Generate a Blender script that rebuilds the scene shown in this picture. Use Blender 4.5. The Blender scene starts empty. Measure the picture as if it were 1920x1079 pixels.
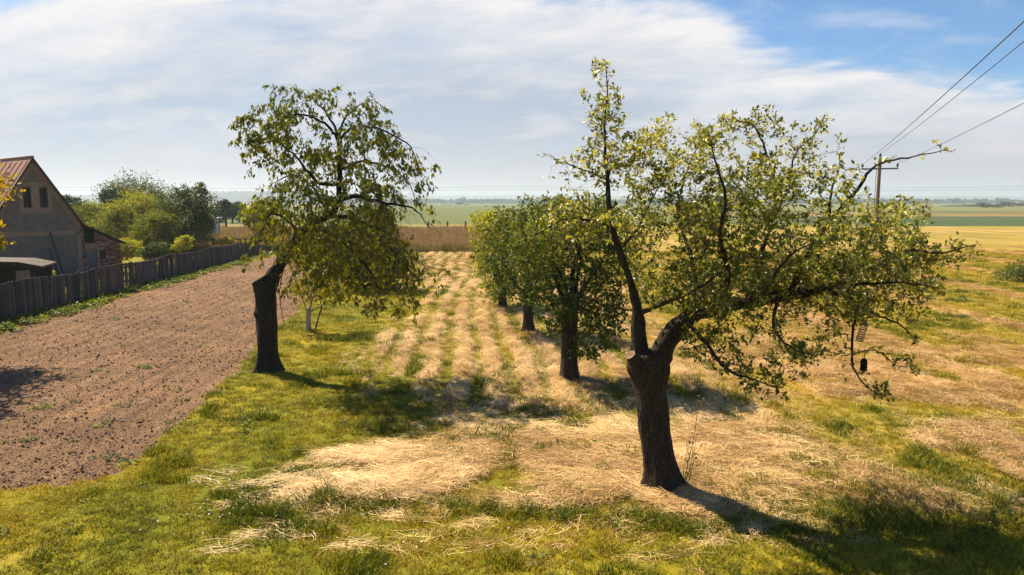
import bpy, bmesh, math, random
import numpy as np
from mathutils import Vector, Matrix, Quaternion
from mathutils.kdtree import KDTree

random.seed(7)
RNG = np.random.default_rng(11)
SC = bpy.context.scene
COL = SC.collection

# ------------------------------------------------------------------ camera
H = 4.3                       # camera height (low drone)
FPX = 1330.0                  # focal length in photo pixels (1920 wide)
PITCH = math.radians(6.86)
cam_d = bpy.data.cameras.new('camera')
cam_d.sensor_width = 36.0
cam_d.lens = 36.0 * FPX / 1920.0
cam_d.clip_start = 0.1
cam_d.clip_end = 20000
cam = bpy.data.objects.new('camera', cam_d)
COL.objects.link(cam)
cam.location = (0, 0, H)
cam.rotation_euler = (math.pi / 2 - PITCH, 0, 0)
SC.camera = cam

# ------------------------------------------------------------------ sun + sky
SUN_EL = math.radians(49)
SUN_AZ = math.radians(-46)    # from +Y towards +X: behind-left of the trees
sun_vec = Vector((math.sin(SUN_AZ) * math.cos(SUN_EL), math.cos(SUN_AZ) * math.cos(SUN_EL), math.sin(SUN_EL)))
sd = bpy.data.lights.new('sun', 'SUN')
sd.energy = 5.0
sd.angle = math.radians(0.55)
sd.color = (1.0, 0.84, 0.60)
sun = bpy.data.objects.new('sun', sd)
COL.objects.link(sun)
sun.rotation_euler = sun_vec.to_track_quat('Z', 'Y').to_euler()
sun.location = (-30, 30, 60)

SC.view_settings.view_transform = 'Standard'
SC.view_settings.look = 'None'
SC.view_settings.gamma = 1.0
SC.view_settings.exposure = 1.2
SC.view_settings.use_curve_mapping = False
SC.cycles.use_denoising = True
SC.cycles.max_bounces = 6
SC.cycles.transparent_max_bounces = 6
SC.cycles.volume_bounces = 1


class NT:
    """small helper round a node tree"""
    def __init__(self, nt):
        self.nt = nt
        nt.nodes.clear()

    def n(self, typ, **kw):
        nd = self.nt.nodes.new(typ)
        for k, v in kw.items():
            if k == 'inp':
                for kk, vv in v.items():
                    if isinstance(vv, bpy.types.NodeSocket):
                        self.nt.links.new(vv, nd.inputs[kk])
                    else:
                        nd.inputs[kk].default_value = vv
            else:
                setattr(nd, k, v)
        return nd

    def math(self, op, a, b=None, c=None, clamp=False):
        nd = self.nt.nodes.new('ShaderNodeMath')
        nd.operation = op
        nd.use_clamp = clamp
        for i, v in enumerate((a, b, c)):
            if v is None:
                continue
            if isinstance(v, bpy.types.NodeSocket):
                self.nt.links.new(v, nd.inputs[i])
            else:
                nd.inputs[i].default_value = v
        return nd.outputs[0]

    def mix(self, fac, a, b, blend='MIX'):
        nd = self.nt.nodes.new('ShaderNodeMix')
        nd.data_type = 'RGBA'
        nd.blend_type = blend
        for s, v in ((nd.inputs[0], fac), (nd.inputs[6], a), (nd.inputs[7], b)):
            if isinstance(v, bpy.types.NodeSocket):
                self.nt.links.new(v, s)
            elif isinstance(v, (tuple, list)):
                s.default_value = (v[0], v[1], v[2], 1)
            else:
                s.default_value = v
        return nd.outputs[2]

    def ramp(self, fac, stops):
        nd = self.nt.nodes.new('ShaderNodeValToRGB')
        e = nd.color_ramp.elements
        while len(e) < len(stops):
            e.new(0.5)
        for el, (p, c) in zip(e, stops):
            el.position = p
            el.color = (c[0], c[1], c[2], 1) if isinstance(c, (tuple, list)) else (c, c, c, 1)
        self.nt.links.new(fac, nd.inputs[0])
        return nd.outputs[0]

    def maprange(self, v, a, b, c=0.0, d=1.0, smooth=False):
        nd = self.nt.nodes.new('ShaderNodeMapRange')
        if smooth:
            nd.interpolation_type = 'SMOOTHSTEP'
        self.nt.links.new(v, nd.inputs[0])
        for i, x in zip((1, 2, 3, 4), (a, b, c, d)):
            nd.inputs[i].default_value = x
        return nd.outputs[0]

    def noise(self, vec, scale, detail=4, rough=0.55, dist=0.0):
        nd = self.nt.nodes.new('ShaderNodeTexNoise')
        nd.inputs['Scale'].default_value = scale
        nd.inputs['Detail'].default_value = detail
        nd.inputs['Roughness'].default_value = rough
        nd.inputs['Distortion'].default_value = dist
        if vec is not None:
            self.nt.links.new(vec, nd.inputs['Vector'])
        return nd.outputs['Fac']

    def mapping(self, vec, scale=(1, 1, 1), loc=(0, 0, 0), rot=(0, 0, 0)):
        nd = self.nt.nodes.new('ShaderNodeMapping')
        nd.inputs['Scale'].default_value = scale
        nd.inputs['Location'].default_value = loc
        nd.inputs['Rotation'].default_value = rot
        self.nt.links.new(vec, nd.inputs['Vector'])
        return nd.outputs[0]

    def link(self, a, b):
        self.nt.links.new(a, b)


# the sky: Nishita with a thin layer of high cloud laid on a plane overhead
world = bpy.data.worlds.new('World')
SC.world = world
world.use_nodes = True
w = NT(world.node_tree)
sky = w.n('ShaderNodeTexSky', sky_type='NISHITA', sun_disc=False, sun_elevation=SUN_EL,
          sun_rotation=SUN_AZ, altitude=200, air_density=1.0, dust_density=0.2, ozone_density=3.0)
tc = w.n('ShaderNodeTexCoord')
sep = w.n('ShaderNodeSeparateXYZ', inp={0: tc.outputs['Generated']})
zc = w.math('MAXIMUM', sep.outputs[2], 0.0)
zz = w.math('ADD', zc, 0.25)
cx = w.math('DIVIDE', sep.outputs[0], zz)
cy = w.math('DIVIDE', sep.outputs[1], zz)
cp = w.n('ShaderNodeCombineXYZ', inp={0: cx, 1: cy, 2: 0.0}).outputs[0]
cpr = w.mapping(cp, rot=(0, 0, math.radians(14)), loc=(3.1, 0.4, 0))
big = w.noise(cpr, 1.1, 3, 0.5)
mid_ = w.noise(w.mapping(cpr, scale=(0.8, 1.5, 1)), 2.6, 7, 0.62, 0.4)
fine = w.noise(w.mapping(cpr, scale=(0.8, 1.3, 1)), 9.0, 6, 0.65, 0.6)
# a broad sheet of thin cloud whose ragged near edge leaves clear blue overhead and to the right
edge = w.math('SUBTRACT', w.math('SUBTRACT', cy, w.math('MULTIPLY', cx, 0.11)), w.maprange(cx, 0.42, 0.72, 1.80, 2.00, True))
edge = w.math('ADD', edge, w.math('MULTIPLY', w.math('SUBTRACT', mid_, 0.5), 0.42))
edge = w.math('ADD', edge, w.math('MULTIPLY', w.math('SUBTRACT', fine, 0.5), 0.16))
sheet = w.maprange(edge, -0.07, 0.13, 0, 1, True)
wisps = w.math('MULTIPLY', w.maprange(mid_, 0.5, 0.75, 0, 1, True), 0.35)
cover = w.math('MULTIPLY', sheet, w.maprange(mid_, 0.3, 0.6, 0.80, 1.0))
cover = w.math('MAXIMUM', cover, wisps)
low = w.maprange(sep.outputs[2], 0.0, 0.13, 1, 0, True)      # the veil thickens low down
cover = w.math('MAXIMUM', cover, low, clamp=True)
lead = w.maprange(edge, 0.05, 0.75, 0.62, 0.0, True)           # brightest towards its leading edge
thick = w.math('ADD', lead, w.math('MULTIPLY', w.maprange(big, 0.35, 0.65), 0.35))
thick = w.math('ADD', thick, w.math('MULTIPLY', w.math('SUBTRACT', mid_, 0.5), 2.1))
thick = w.math('ADD', thick, w.math('MULTIPLY', w.math('SUBTRACT', fine, 0.5), 0.7), clamp=True)
ccol = w.mix(thick, (4.1, 4.6, 5.5), (8.0, 7.8, 7.8))
ccol = w.mix(w.maprange(sep.outputs[2], 0.0, 0.12, 1, 0, True), ccol, (5.5, 5.2, 5.45))
skyc = w.mix(cover, w.mix(1.0, sky.outputs[0], (0.68, 0.95, 1.15), 'MULTIPLY'), ccol)
bg = w.n('ShaderNodeBackground', inp={'Color': skyc, 'Strength': 0.050})
wo = w.n('ShaderNodeOutputWorld', inp={0: bg.outputs[0]})

# ------------------------------------------------------------------ pixel -> place
CP, SP = math.cos(PITCH), math.sin(PITCH)


def ray(px, py):
    a = (px - 960.0) / FPX
    b = (539.5 - py) / FPX
    return Vector((a, CP + b * SP, b * CP - SP))


def gp(px, py, z=0.0):
    d = ray(px, py)
    t = (z - H) / d.z
    return Vector((d.x * t, d.y * t, z))


def at(px, py, Y):
    d = ray(px, py)
    t = Y / d.y
    return Vector((d.x * t, Y, H + d.z * t))


def sc_at(Y, z=2.0):
    """metres per photo pixel at depth Y"""
    return (Y * CP + (H - z) * SP) / FPX


# ------------------------------------------------------------------ numpy noise
_T = RNG.random((256, 256))


def vnoise(x, y):
    xi = np.floor(x).astype(int)
    yi = np.floor(y).astype(int)
    fx = x - xi
    fy = y - yi
    fx = fx * fx * (3 - 2 * fx)
    fy = fy * fy * (3 - 2 * fy)
    a = _T[xi & 255, yi & 255]
    b = _T[(xi + 1) & 255, yi & 255]
    c = _T[xi & 255, (yi + 1) & 255]
    d = _T[(xi + 1) & 255, (yi + 1) & 255]
    return (a * (1 - fx) + b * fx) * (1 - fy) + (c * (1 - fx) + d * fx) * fy


def fbm(x, y, oct=4, ox=0.0, gain=0.5):
    s = np.zeros_like(x, dtype=float)
    amp = 1.0
    tot = 0.0
    for i in range(oct):
        s += amp * vnoise(x * 2 ** i + ox + 17.3 * i, y * 2 ** i + 5.1 * i + ox * 0.7)
        tot += amp
        amp *= gain
    return s / tot


def sstep(a, b, v):
    t = np.clip((v - a) / (b - a), 0, 1)
    return t * t * (3 - 2 * t)


def poly_sd(x, y, P):
    """signed distance to polygon, positive inside"""
    P = np.asarray(P, float)
    n = len(P)
    d = np.full(x.shape, 1e9)
    ins = np.zeros(x.shape, bool)
    for i in range(n):
        ax, ay = P[i]
        bx, by = P[(i + 1) % n]
        ex, ey = bx - ax, by - ay
        wx, wy = x - ax, y - ay
        t = np.clip((wx * ex + wy * ey) / (ex * ex + ey * ey), 0, 1)
        d = np.minimum(d, np.hypot(wx - t * ex, wy - t * ey))
        c = ((ay <= y) & (by > y)) | ((by <= y) & (ay > y))
        with np.errstate(divide='ignore', invalid='ignore'):
            xx = ax + (y - ay) / (by - ay + 1e-12) * ex
        ins ^= c & (x < xx)
    return np.where(ins, d, -d)


# ------------------------------------------------------------------ regions of the ground
FA = Vector((-17.75, 18.0, 0))        # fence line
FB = Vector((-20.9, 58.6, 0))


def fence_x(y):
    return FA.x + (y - FA.y) * (FB.x - FA.x) / (FB.y - FA.y)


SOIL = [tuple(gp(*p)[:2]) for p in ((60, 916), (120, 911), (175, 905), (230, 880), (290, 835), (350, 780), (400, 738),
                                    (440, 697), (480, 652), (520, 615), (560, 584))]
SOIL += [(-9.4, 33), (-11.3, 40), (-14.2, 48), (-17, 55), (-19.2, 57.2), (-19.0, 50), (fence_x(40) + .8, 40),
         (fence_x(28) + .95, 28), (fence_x(20) + 1.1, 20), (-17, 8.0), (-9, 9.6)]
HAY = [tuple(gp(*p)[:2]) for p in ((470, 952), (540, 918), (620, 880), (675, 845), (735, 815), (800, 800), (820, 760),
                                   (775, 720), (705, 690), (695, 650), (735, 610), (800, 585), (790, 560), (752, 530),
                                   (765, 505), (790, 476), (862, 475))]
HAY += [(0.5, 62), (3, 62), (4.2, 40), (5.2, 22), (4.9, 14)]
HAY += [tuple(gp(*p)[:2]) for p in ((1500, 905), (1450, 985), (1340, 988), (1150, 975), (1000, 963), (860, 950),
                                    (740, 948), (620, 940))]


def masks(x, y):
    """material masks on the ground plane"""
    wx = x + (fbm(x * 0.9, y * 1.2, 5, 3.0, .65) - 0.5) * 2.6
    wy = y + (fbm(x * 0.6, y * 1.4, 5, 31.0, .65) - 0.5) * 1.1
    near = (y < 70) & (np.abs(x) < 40)
    soil = np.zeros_like(x)
    hay = np.zeros_like(x)
    if near.any():
        xs, ys = x[near], y[near]
        j = (fbm(xs * 2.2, ys * 2.2, 3, 77.0) - 0.5) * 0.55
        soil[near] = sstep(-0.08, 0.10, poly_sd(xs, ys, SOIL) + j)
        hay[near] = sstep(-0.30, 0.55, poly_sd(wx[near], wy[near], HAY))
    # windrows of the narrow mower in the alley, wider ones on the open field to the right
    r1 = 0.5 + 0.5 * np.cos((x + 0.22 * np.sin(y * 0.27) + 0.10 * (y - 20) * 0.3
                             + 0.60 * (fbm(x * .7, y * .35, 4, 9., .6) - .5)) * 2 * math.pi / 0.80)
    alley = sstep(13.2, 16.0, y) * sstep(62, 60, y)
    hayd = hay * (1.0 - (0.66 + .3 * fbm(x * .5, y * .2, 2, 66.)) * alley * (1 - sstep(.34, .84, r1))) * (0.62 + 0.80 * (fbm(x * 0.8, y * 0.5, 4, 51.) - 0.22))
    hayd = hayd * (1 - .93 * (1 - alley) * sstep(.50, .60, fbm(x * .75, y * 2.3, 4, 57.)))
    # green gap in front of the second tree and behind the lead tree
    gap = np.exp(-(((x + 0.9) / 2.2) ** 2 + ((y - 13.6) / 0.9) ** 2)) * 0.75
    gap += np.exp(-(((x - 2.8) / 1.7) ** 2 + ((y - 14.2) / 0.8) ** 2)) * 0.5
    hayd = hayd * (1 - gap * sstep(0.35, 0.62, fbm(x * 1.3, y * 1.9, 3, 12.)))
    # right-hand mown field
    xr = x + 0.9 * (fbm(x * 0.25, y * 0.12, 3, 41.) - 0.5) * 2
    r2 = np.exp(-(((np.mod(xr - 11.2 + 3.1, 6.2)) - 3.1) / 0.75) ** 2)
    field = sstep(3.6, 6.0, x + 0.04 * (y - 15)) * sstep(9.0, 10.6, y + 0.25 * (x - 5) * 0.35) * sstep(128, 124, y)
    near_f = sstep(30, 12, y) * 0.62
    streak = fbm(x * 1.4, y * 0.35, 4, 63.)
    fs = field * np.clip(r2 * 0.80 * sstep(0.2, 0.5, fbm(x * 0.6, y * 0.13, 3, 23.)) + near_f * sstep(0.36, 0.58, streak) * sstep(.32, .52, fbm(x * .5, y * .4, 3, 29.)) * 1.7
                         + 0.14 * sstep(0.5, 0.72, streak), 0, 1)
    straw = np.clip(np.maximum(hayd, fs), 0, 1) * (1 - soil)
    # scruffy thatch along the bottom of the picture
    scr = sstep(0.52, 0.72, fbm(x * 1.5, y * 2.6, 5, 88., .65)) * sstep(9.4, 8.2, y) * 0.16
    straw = np.maximum(straw, scr * (1 - soil))
    tall = sstep(60.0, 61.2, y + 1.2 * (fbm(x * .3, y * .3, 2, 5.) - .5)) * sstep(13, 9, x) * sstep(142, 132, y)
    return soil, hay, straw, tall, field


def gz(x, y, m=None):
    x = np.asarray(x, float)
    y = np.asarray(y, float)
    soil, hay, straw, tall, field = masks(x, y) if m is None else m
    z = 0.10 * (fbm(x * 0.16, y * 0.16, 3, 100.) - 0.5)
    z = z + soil * (-0.05 + 0.06 * (fbm(x * 2.2, y * 2.2, 4, 140., .6) - 0.5))
    z = z + (1 - soil) * 0.045 * (fbm(x * 1.7, y * 1.7, 3, 180.) - 0.5)
    z = z + straw * 0.06 * fbm(x * 1.5, y * 1.5, 3, 210.) + straw * 0.07
    # low lip where the long grass ends above the lawn
    return z * sstep(400, 100, np.abs(y)) * sstep(400, 100, np.abs(x))


def gz1(x, y):
    return float(gz(np.array([x]), np.array([y]))[0])


# ------------------------------------------------------------------ mesh helpers
def np_mesh(name, V, F, smooth=False):
    """V (n,3); F (m,3) or (m,4) int array"""
    V = np.ascontiguousarray(V, np.float32)
    F = np.ascontiguousarray(F, np.int32)
    me = bpy.data.meshes.new(name)
    k = F.shape[1]
    me.vertices.add(len(V))
    me.vertices.foreach_set('co', V.ravel())
    me.loops.add(F.size)
    me.loops.foreach_set('vertex_index', F.ravel())
    me.polygons.add(len(F))
    me.polygons.foreach_set('loop_start', np.arange(0, F.size, k, dtype=np.int32))
    if smooth:
        me.polygons.foreach_set('use_smooth', np.ones(len(F), bool))
    me.update(calc_edges=True)
    return me


def fattr(me, name, vals, typ='FLOAT', dom='POINT'):
    a = me.attributes.new(name, typ, dom)
    vals = np.ascontiguousarray(vals, np.float32)
    if typ == 'FLOAT':
        a.data.foreach_set('value', vals.ravel())
    elif typ == 'FLOAT_COLOR':
        a.data.foreach_set('color', vals.ravel())
    elif typ == 'FLOAT_VECTOR':
        a.data.foreach_set('vector', vals.ravel())


def link(name, me, mat=None, parent=None, loc=None):
    o = bpy.data.objects.new(name, me)
    COL.objects.link(o)
    if mat is not None and me is not None and len(me.materials) == 0:
        me.materials.append(mat)
    if parent is not None:
        o.parent = parent
    if loc is not None:
        o.location = loc
    return o


def tag(o, label=None, cat=None, group=None, kind=None):
    if label:
        o['label'] = label
    if cat:
        o['category'] = cat
    if group:
        o['group'] = group
    if kind:
        o['kind'] = kind
    return o


def thing(name, loc, label, cat, group=None, rz=0.0):
    o = bpy.data.objects.new(name, None)
    o.empty_display_size = 0.3
    COL.objects.link(o)
    o.location = loc
    o.rotation_euler = (0, 0, rz)
    return tag(o, label, cat, group)


class MB:
    """collects boxes / prisms / tubes into one mesh"""
    def __init__(self):
        self.v = []
        self.f = []

    def add(self, V, F):
        b = len(self.v)
        self.v += [tuple(p) for p in V]
        self.f += [tuple(i + b for i in f) for f in F]
        return self

    def box(self, c, s, rot=None):
        V = [Vector((sx * s[0] / 2, sy * s[1] / 2, sz * s[2] / 2)) for sx in (-1, 1) for sy in (-1, 1) for sz in (-1, 1)]
        if rot is not None:
            V = [rot @ p for p in V]
        V = [p + Vector(c) for p in V]
        return self.add(V, [(0, 1, 3, 2), (4, 6, 7, 5), (0, 4, 5, 1), (2, 3, 7, 6), (0, 2, 6, 4), (1, 5, 7, 3)])

    def prism(self, pts, depth_vec):
        """extrude polygon pts (3d) by depth_vec"""
        n = len(pts)
        d = Vector(depth_vec)
        V = [Vector(p) for p in pts] + [Vector(p) + d for p in pts]
        F = [tuple(range(n - 1, -1, -1)), tuple(range(n, 2 * n))]
        F += [(i, (i + 1) % n, (i + 1) % n + n, i + n) for i in range(n)]
        return self.add(V, F)

    def tube(self, P, R, sides=6, cap=True):
        V, F = tube_np([Vector(p) for p in P], R, sides)
        n0 = len(self.v)
        self.add(V, [tuple(f) for f in F])
        if cap:
            self.f.append(tuple(n0 + i for i in range(sides - 1, -1, -1)))
            m = len(self.v)
            self.f.append(tuple(m - sides + i for i in range(sides)))
        return self

    def mesh(self, name, smooth=False):
        me = bpy.data.meshes.new(name)
        me.from_pydata(self.v, [], self.f)
        if smooth:
            me.polygons.foreach_set('use_smooth', [True] * len(me.polygons))
        me.update()
        return me

    def build(self, name, mat, parent=None, smooth=False, loc=None):
        return link(name, self.mesh(name, smooth), mat, parent, loc)


def tube_np(P, R, sides):
    """tapered tube along points P with radii R; returns verts, quads"""
    n = len(P)
    V = []
    t = (P[1] - P[0]).normalized()
    a = Vector((1, 0, 0)) if abs(t.x) < 0.8 else Vector((0, 1, 0))
    u = t.cross(a).normalized()
    cs = [(math.cos(2 * math.pi * k / sides), math.sin(2 * math.pi * k / sides)) for k in range(sides)]
    for i in range(n):
        if i == 0:
            t = P[1] - P[0]
        elif i == n - 1:
            t = P[i] - P[i - 1]
        else:
            t = P[i + 1] - P[i - 1]
        if t.length < 1e-9:
            t = Vector((0, 0, 1))
        t.normalize()
        u = (u - t * u.dot(t))
        if u.length < 1e-6:
            u = t.orthogonal()
        u.normalize()
        v = t.cross(u)
        r = R[i]
        p = P[i]
        for c, s in cs:
            V.append((p.x + (u.x * c + v.x * s) * r, p.y + (u.y * c + v.y * s) * r, p.z + (u.z * c + v.z * s) * r))
    F = []
    for i in range(n - 1):
        b = i * sides
        for k in range(sides):
            k2 = (k + 1) % sides
            F.append((b + k, b + k2, b + sides + k2, b + sides + k))
    return V, F


# ------------------------------------------------------------------ materials
def new_mat(name):
    m = bpy.data.materials.new(name)
    m.use_nodes = True
    return m, NT(m.node_tree)


def finish(t, surf):
    t.n('ShaderNodeOutputMaterial', inp={0: surf})


def mat_simple(name, c1, c2, scale=8.0, rough=0.8, bump=0.3, stretch=(1, 1, 1), metallic=0.0, detail=5, bscale=None, spec=0.3):
    m, t = new_mat(name)
    tcn = t.n('ShaderNodeTexCoord')
    v = t.mapping(tcn.outputs['Object'], scale=stretch)
    f = t.noise(v, scale, detail, 0.6)
    c = t.mix(t.maprange(f, 0.3, 0.7), c1, c2)
    p = t.n('ShaderNodeBsdfPrincipled', inp={'Base Color': c, 'Roughness': rough, 'Metallic': metallic, 'Specular IOR Level': spec})
    if bump:
        f2 = t.noise(v, bscale or scale * 3, 5, 0.65)
        b = t.n('ShaderNodeBump', inp={'Strength': bump, 'Distance': 0.02, 'Height': f2})
        t.link(b.outputs[0], p.inputs['Normal'])
    finish(t, p.outputs[0])
    return m


def mat_ground(name='ground_surface', amp=.8, bs=.75, bd=.05):
    m, t = new_mat(name)
    geo = t.n('ShaderNodeNewGeometry')
    pos = geo.outputs['Position']
    col = t.n('ShaderNodeAttribute', attribute_name='col').outputs['Color']
    kind = t.n('ShaderNodeAttribute', attribute_name='rowness').outputs['Fac']
    f1 = t.noise(pos, 9.0, 6, 0.65)
    f2 = t.noise(t.mapping(pos, scale=(1.0, 0.45, 1.0)), 1.6, 5, 0.6)
    f3 = t.noise(pos, 45.0, 3, 0.6)
    k = t.math('ADD', t.math('MULTIPLY', t.math('SUBTRACT', f1, 0.5), 1.3), t.math('MULTIPLY', t.math('SUBTRACT', f2, 0.5), 0.9))
    k = t.math('ADD', k, t.math('MULTIPLY', t.math('SUBTRACT', f3, 0.5), 0.8))
    k = t.math('ADD', 1.0, t.math('MULTIPLY', k, amp))
    f4 = t.noise(t.mapping(pos, scale=(.012, .11, 1.)), 1.0, 6, .62)
    k = t.math('MULTIPLY', k, t.math('ADD', .72, t.math('MULTIPLY', f4, .56)))
    kc = t.n('ShaderNodeCombineXYZ', inp={0: k, 1: k, 2: k}).outputs[0]
    c = t.mix(1.0, col, kc, 'MULTIPLY')
    hue = t.noise(t.mapping(pos, loc=(7, 3, 0)), 0.7, 4, 0.6)
    c = t.mix(t.math('MULTIPLY', t.maprange(hue, 0.45, 0.75), 0.22), c, t.mix(1.0, c, (1.5, 1.18, 0.8), 'MULTIPLY'))
    p = t.n('ShaderNodeBsdfPrincipled', inp={'Base Color': c, 'Roughness': 0.92, 'Specular IOR Level': 0.1})
    hgt = t.math('ADD', t.math('MULTIPLY', f1, 0.7), t.math('MULTIPLY', f3, 0.35))
    b = t.n('ShaderNodeBump', inp={'Strength': bs, 'Distance': bd, 'Height': hgt})
    t.link(b.outputs[0], p.inputs['Normal'])
    finish(t, p.outputs[0])
    return m


def mat_blades(name, stops, transl=0.35, tboost=(1.5, 1.4, 0.5), rough=0.55):
    """grass / straw: colour follows each tuft's own 'tint' and each blade's 'bl'"""
    m, t = new_mat(name)
    tint = t.n('ShaderNodeAttribute', attribute_name='tint', attribute_type='INSTANCER').outputs['Fac']
    bl = t.n('ShaderNodeAttribute', attribute_name='bl').outputs['Fac']
    f = t.math('ADD', tint, t.math('MULTIPLY', t.math('SUBTRACT', bl, 0.5), 0.65), clamp=True)
    c = t.ramp(f, stops)
    val = t.n('ShaderNodeHueSaturation', inp={'Color': c, 'Value': t.math('ADD', 0.62, t.math('MULTIPLY', bl, 0.72))}).outputs[0]
    p = t.n('ShaderNodeBsdfPrincipled', inp={'Base Color': val, 'Roughness': rough, 'Specular IOR Level': 0.25})
    tr = t.n('ShaderNodeBsdfTranslucent', inp={'Color': t.mix(1.0, val, tboost, 'MULTIPLY')})
    mx = t.n('ShaderNodeMixShader', inp={0: transl, 1: p.outputs[0], 2: tr.outputs[0]})
    finish(t, mx.outputs[0])
    return m


def mat_leaf(name, dark, mid, light, transl=0.42, tcol=(1.7, 1.5, 0.35), rough=0.42, spec=0.5, under=(1.5, 1.45, 1.9)):
    m, t = new_mat(name)
    f = t.n('ShaderNodeAttribute', attribute_name='tint').outputs['Fac']
    c = t.ramp(f, [(0.0, dark), (0.5, mid), (1.0, light)])
    geo = t.n('ShaderNodeNewGeometry')
    cu = t.mix(1.0, c, under, 'MULTIPLY')
    c2 = t.mix(geo.outputs['Backfacing'], c, cu)
    p = t.n('ShaderNodeBsdfPrincipled', inp={'Base Color': c2, 'Roughness': rough, 'Specular IOR Level': spec})
    tr = t.n('ShaderNodeBsdfTranslucent', inp={'Color': t.mix(1.0, c, tcol, 'MULTIPLY')})
    mx = t.n('ShaderNodeMixShader', inp={0: transl, 1: p.outputs[0], 2: tr.outputs[0]})
    finish(t, mx.outputs[0])
    return m


def mat_bark(name, c1, c2, c3, scale=1.0):
    m, t = new_mat(name)
    tcn = t.n('ShaderNodeTexCoord')
    v = t.mapping(tcn.outputs['Object'], scale=(1, 1, 0.28))
    vo = t.n('ShaderNodeTexVoronoi', feature='DISTANCE_TO_EDGE', inp={'Scale': 26 * scale})
    wv = t.mix(0.12, v, t.n('ShaderNodeTexNoise', inp={'Vector': v, 'Scale': 9.0}).outputs['Color'])
    t.link(wv, vo.inputs['Vector'])
    cr = t.maprange(vo.outputs['Distance'], 0.0, 0.22)
    f = t.noise(v, 14 * scale, 6, 0.65)
    g = t.noise(tcn.outputs['Object'], 2.3, 4, 0.6)
    c = t.mix(t.maprange(f, 0.3, 0.7), c1, c2)
    c = t.mix(t.math('MULTIPLY', t.maprange(g, 0.55, 0.75), 0.6), c, c3)
    c = t.mix(t.math('MULTIPLY', t.math('SUBTRACT', 1.0, cr), 0.6), c, (c1[0] * .35, c1[1] * .35, c1[2] * .35))
    p = t.n('ShaderNodeBsdfPrincipled', inp={'Base Color': c, 'Roughness': 0.9, 'Specular IOR Level': 0.2})
    hgt = t.math('ADD', t.math('MULTIPLY', cr, 0.8), t.math('MULTIPLY', f, 0.6))
    b = t.n('ShaderNodeBump', inp={'Strength': 0.9, 'Distance': 0.025, 'Height': hgt})
    t.link(b.outputs[0], p.inputs['Normal'])
    finish(t, p.outputs[0])
    return m


M = {}
M['ground'] = mat_ground()
M['soil'] = mat_ground('tilled_soil', .95, .95, .075)  # albedo noise follows the bump, painting shade into the pits
M['grass'] = mat_blades('grass_blades', [(0.0, (0.05, 0.080, 0.005)), (0.3, (0.14, 0.165, 0.006)), (0.6, (0.27, 0.235, 0.008)),
                                         (1.0, (0.42, 0.30, 0.03))])
M['straw'] = mat_blades('cut_straw', [(0.0, (0.30, 0.17, 0.06)), (0.35, (0.60, 0.405, 0.17)), (1.0, (0.86, 0.65, 0.345))],
                        0.15, (1, 0.95, 0.8), 0.5)
M['meadow'] = mat_blades('meadow_stems', [(0.0, (0.15, 0.15, 0.03)), (0.4, (0.26, 0.20, 0.085)), (1.0, (0.35, 0.245, 0.145))], 0.3, (1.2, 1.0, 0.6))
M['weed'] = mat_blades('weed_leaves', [(0.0, (0.035, 0.075, 0.010)), (0.6, (0.12, 0.17, 0.015)), (1.0, (0.26, 0.27, 0.03))], 0.4)
M['bark'] = mat_bark('old_bark', (0.026, 0.019, 0.014), (0.072, 0.053, 0.038), (0.115, 0.092, 0.060))
M['bark_cherry'] = mat_bark('cherry_bark', (0.017, 0.014, 0.012), (0.045, 0.036, 0.030), (0.075, 0.066, 0.048), 0.8)
M['twig'] = mat_simple('twig_bark', (0.035, 0.027, 0.022), (0.075, 0.060, 0.050), 30, 0.85, 0)
M['cutwood'] = mat_simple('weathered_cut_wood', (0.13, 0.075, 0.042), (0.24, 0.155, 0.09), 16, 0.85, 0.4)
M['limewash'] = mat_simple('limewashed_bark', (0.40, 0.37, 0.32), (0.24, 0.21, 0.17), 10, 0.9, 0.4, (1, 1, .4))
M['leaf_pear'] = mat_leaf('pear_leaf', (0.030, 0.048, 0.007), (0.145, 0.155, 0.016), (0.50, 0.45, 0.13), .42, (1.3, 1.3, .33), .42, .4)  # pale and dark ramp ends paint sunlit highlights and shade into the leaves
M['leaf_cherry'] = mat_leaf('cherry_leaf', (0.045, 0.075, 0.009), (0.14, 0.145, 0.014), (0.28, 0.22, 0.02), .45, (1.3, 1.3, .3), .5, .3)
M['leaf_dark'] = mat_leaf('orchard_leaf', (0.020, 0.050, 0.007), (0.060, 0.092, 0.009), (0.21, 0.21, 0.018), .33, (1.6, 1.45, .35), .6, .2)
M['leaf_fresh'] = mat_leaf('fresh_leaf', (0.1, 0.13, 0.01), (0.24, 0.235, 0.016), (0.38, 0.34, 0.03), .45, (1.35, 1.4, .3), .6, .2)
M['leaf_garden'] = mat_leaf('garden_leaf', (0.04, 0.07, 0.008), (0.13, 0.15, 0.013), (0.30, 0.27, 0.03), .42, (1.35, 1.4, .35), .65, .15)
M['leaf_amber'] = mat_leaf('amber_leaf', (0.1, 0.11, 0.008), (0.27, 0.22, 0.012), (0.46, 0.3, 0.02), .5, (1.5, 1.3, .3), .55, .2)
M['leaf_far'] = mat_leaf('far_leaf', (0.012, 0.036, 0.02), (0.025, 0.056, 0.026), (0.055, 0.085, 0.034), .2, (1.5, 1.4, .5), .7, .1)

# ------------------------------------------------------------------ ground sheets


def grow(start, stop, step, rate):
    out = []
    v = start
    s = step
    while v < stop:
        s *= rate
        v += s
        out.append(min(v, stop))
    return out


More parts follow.
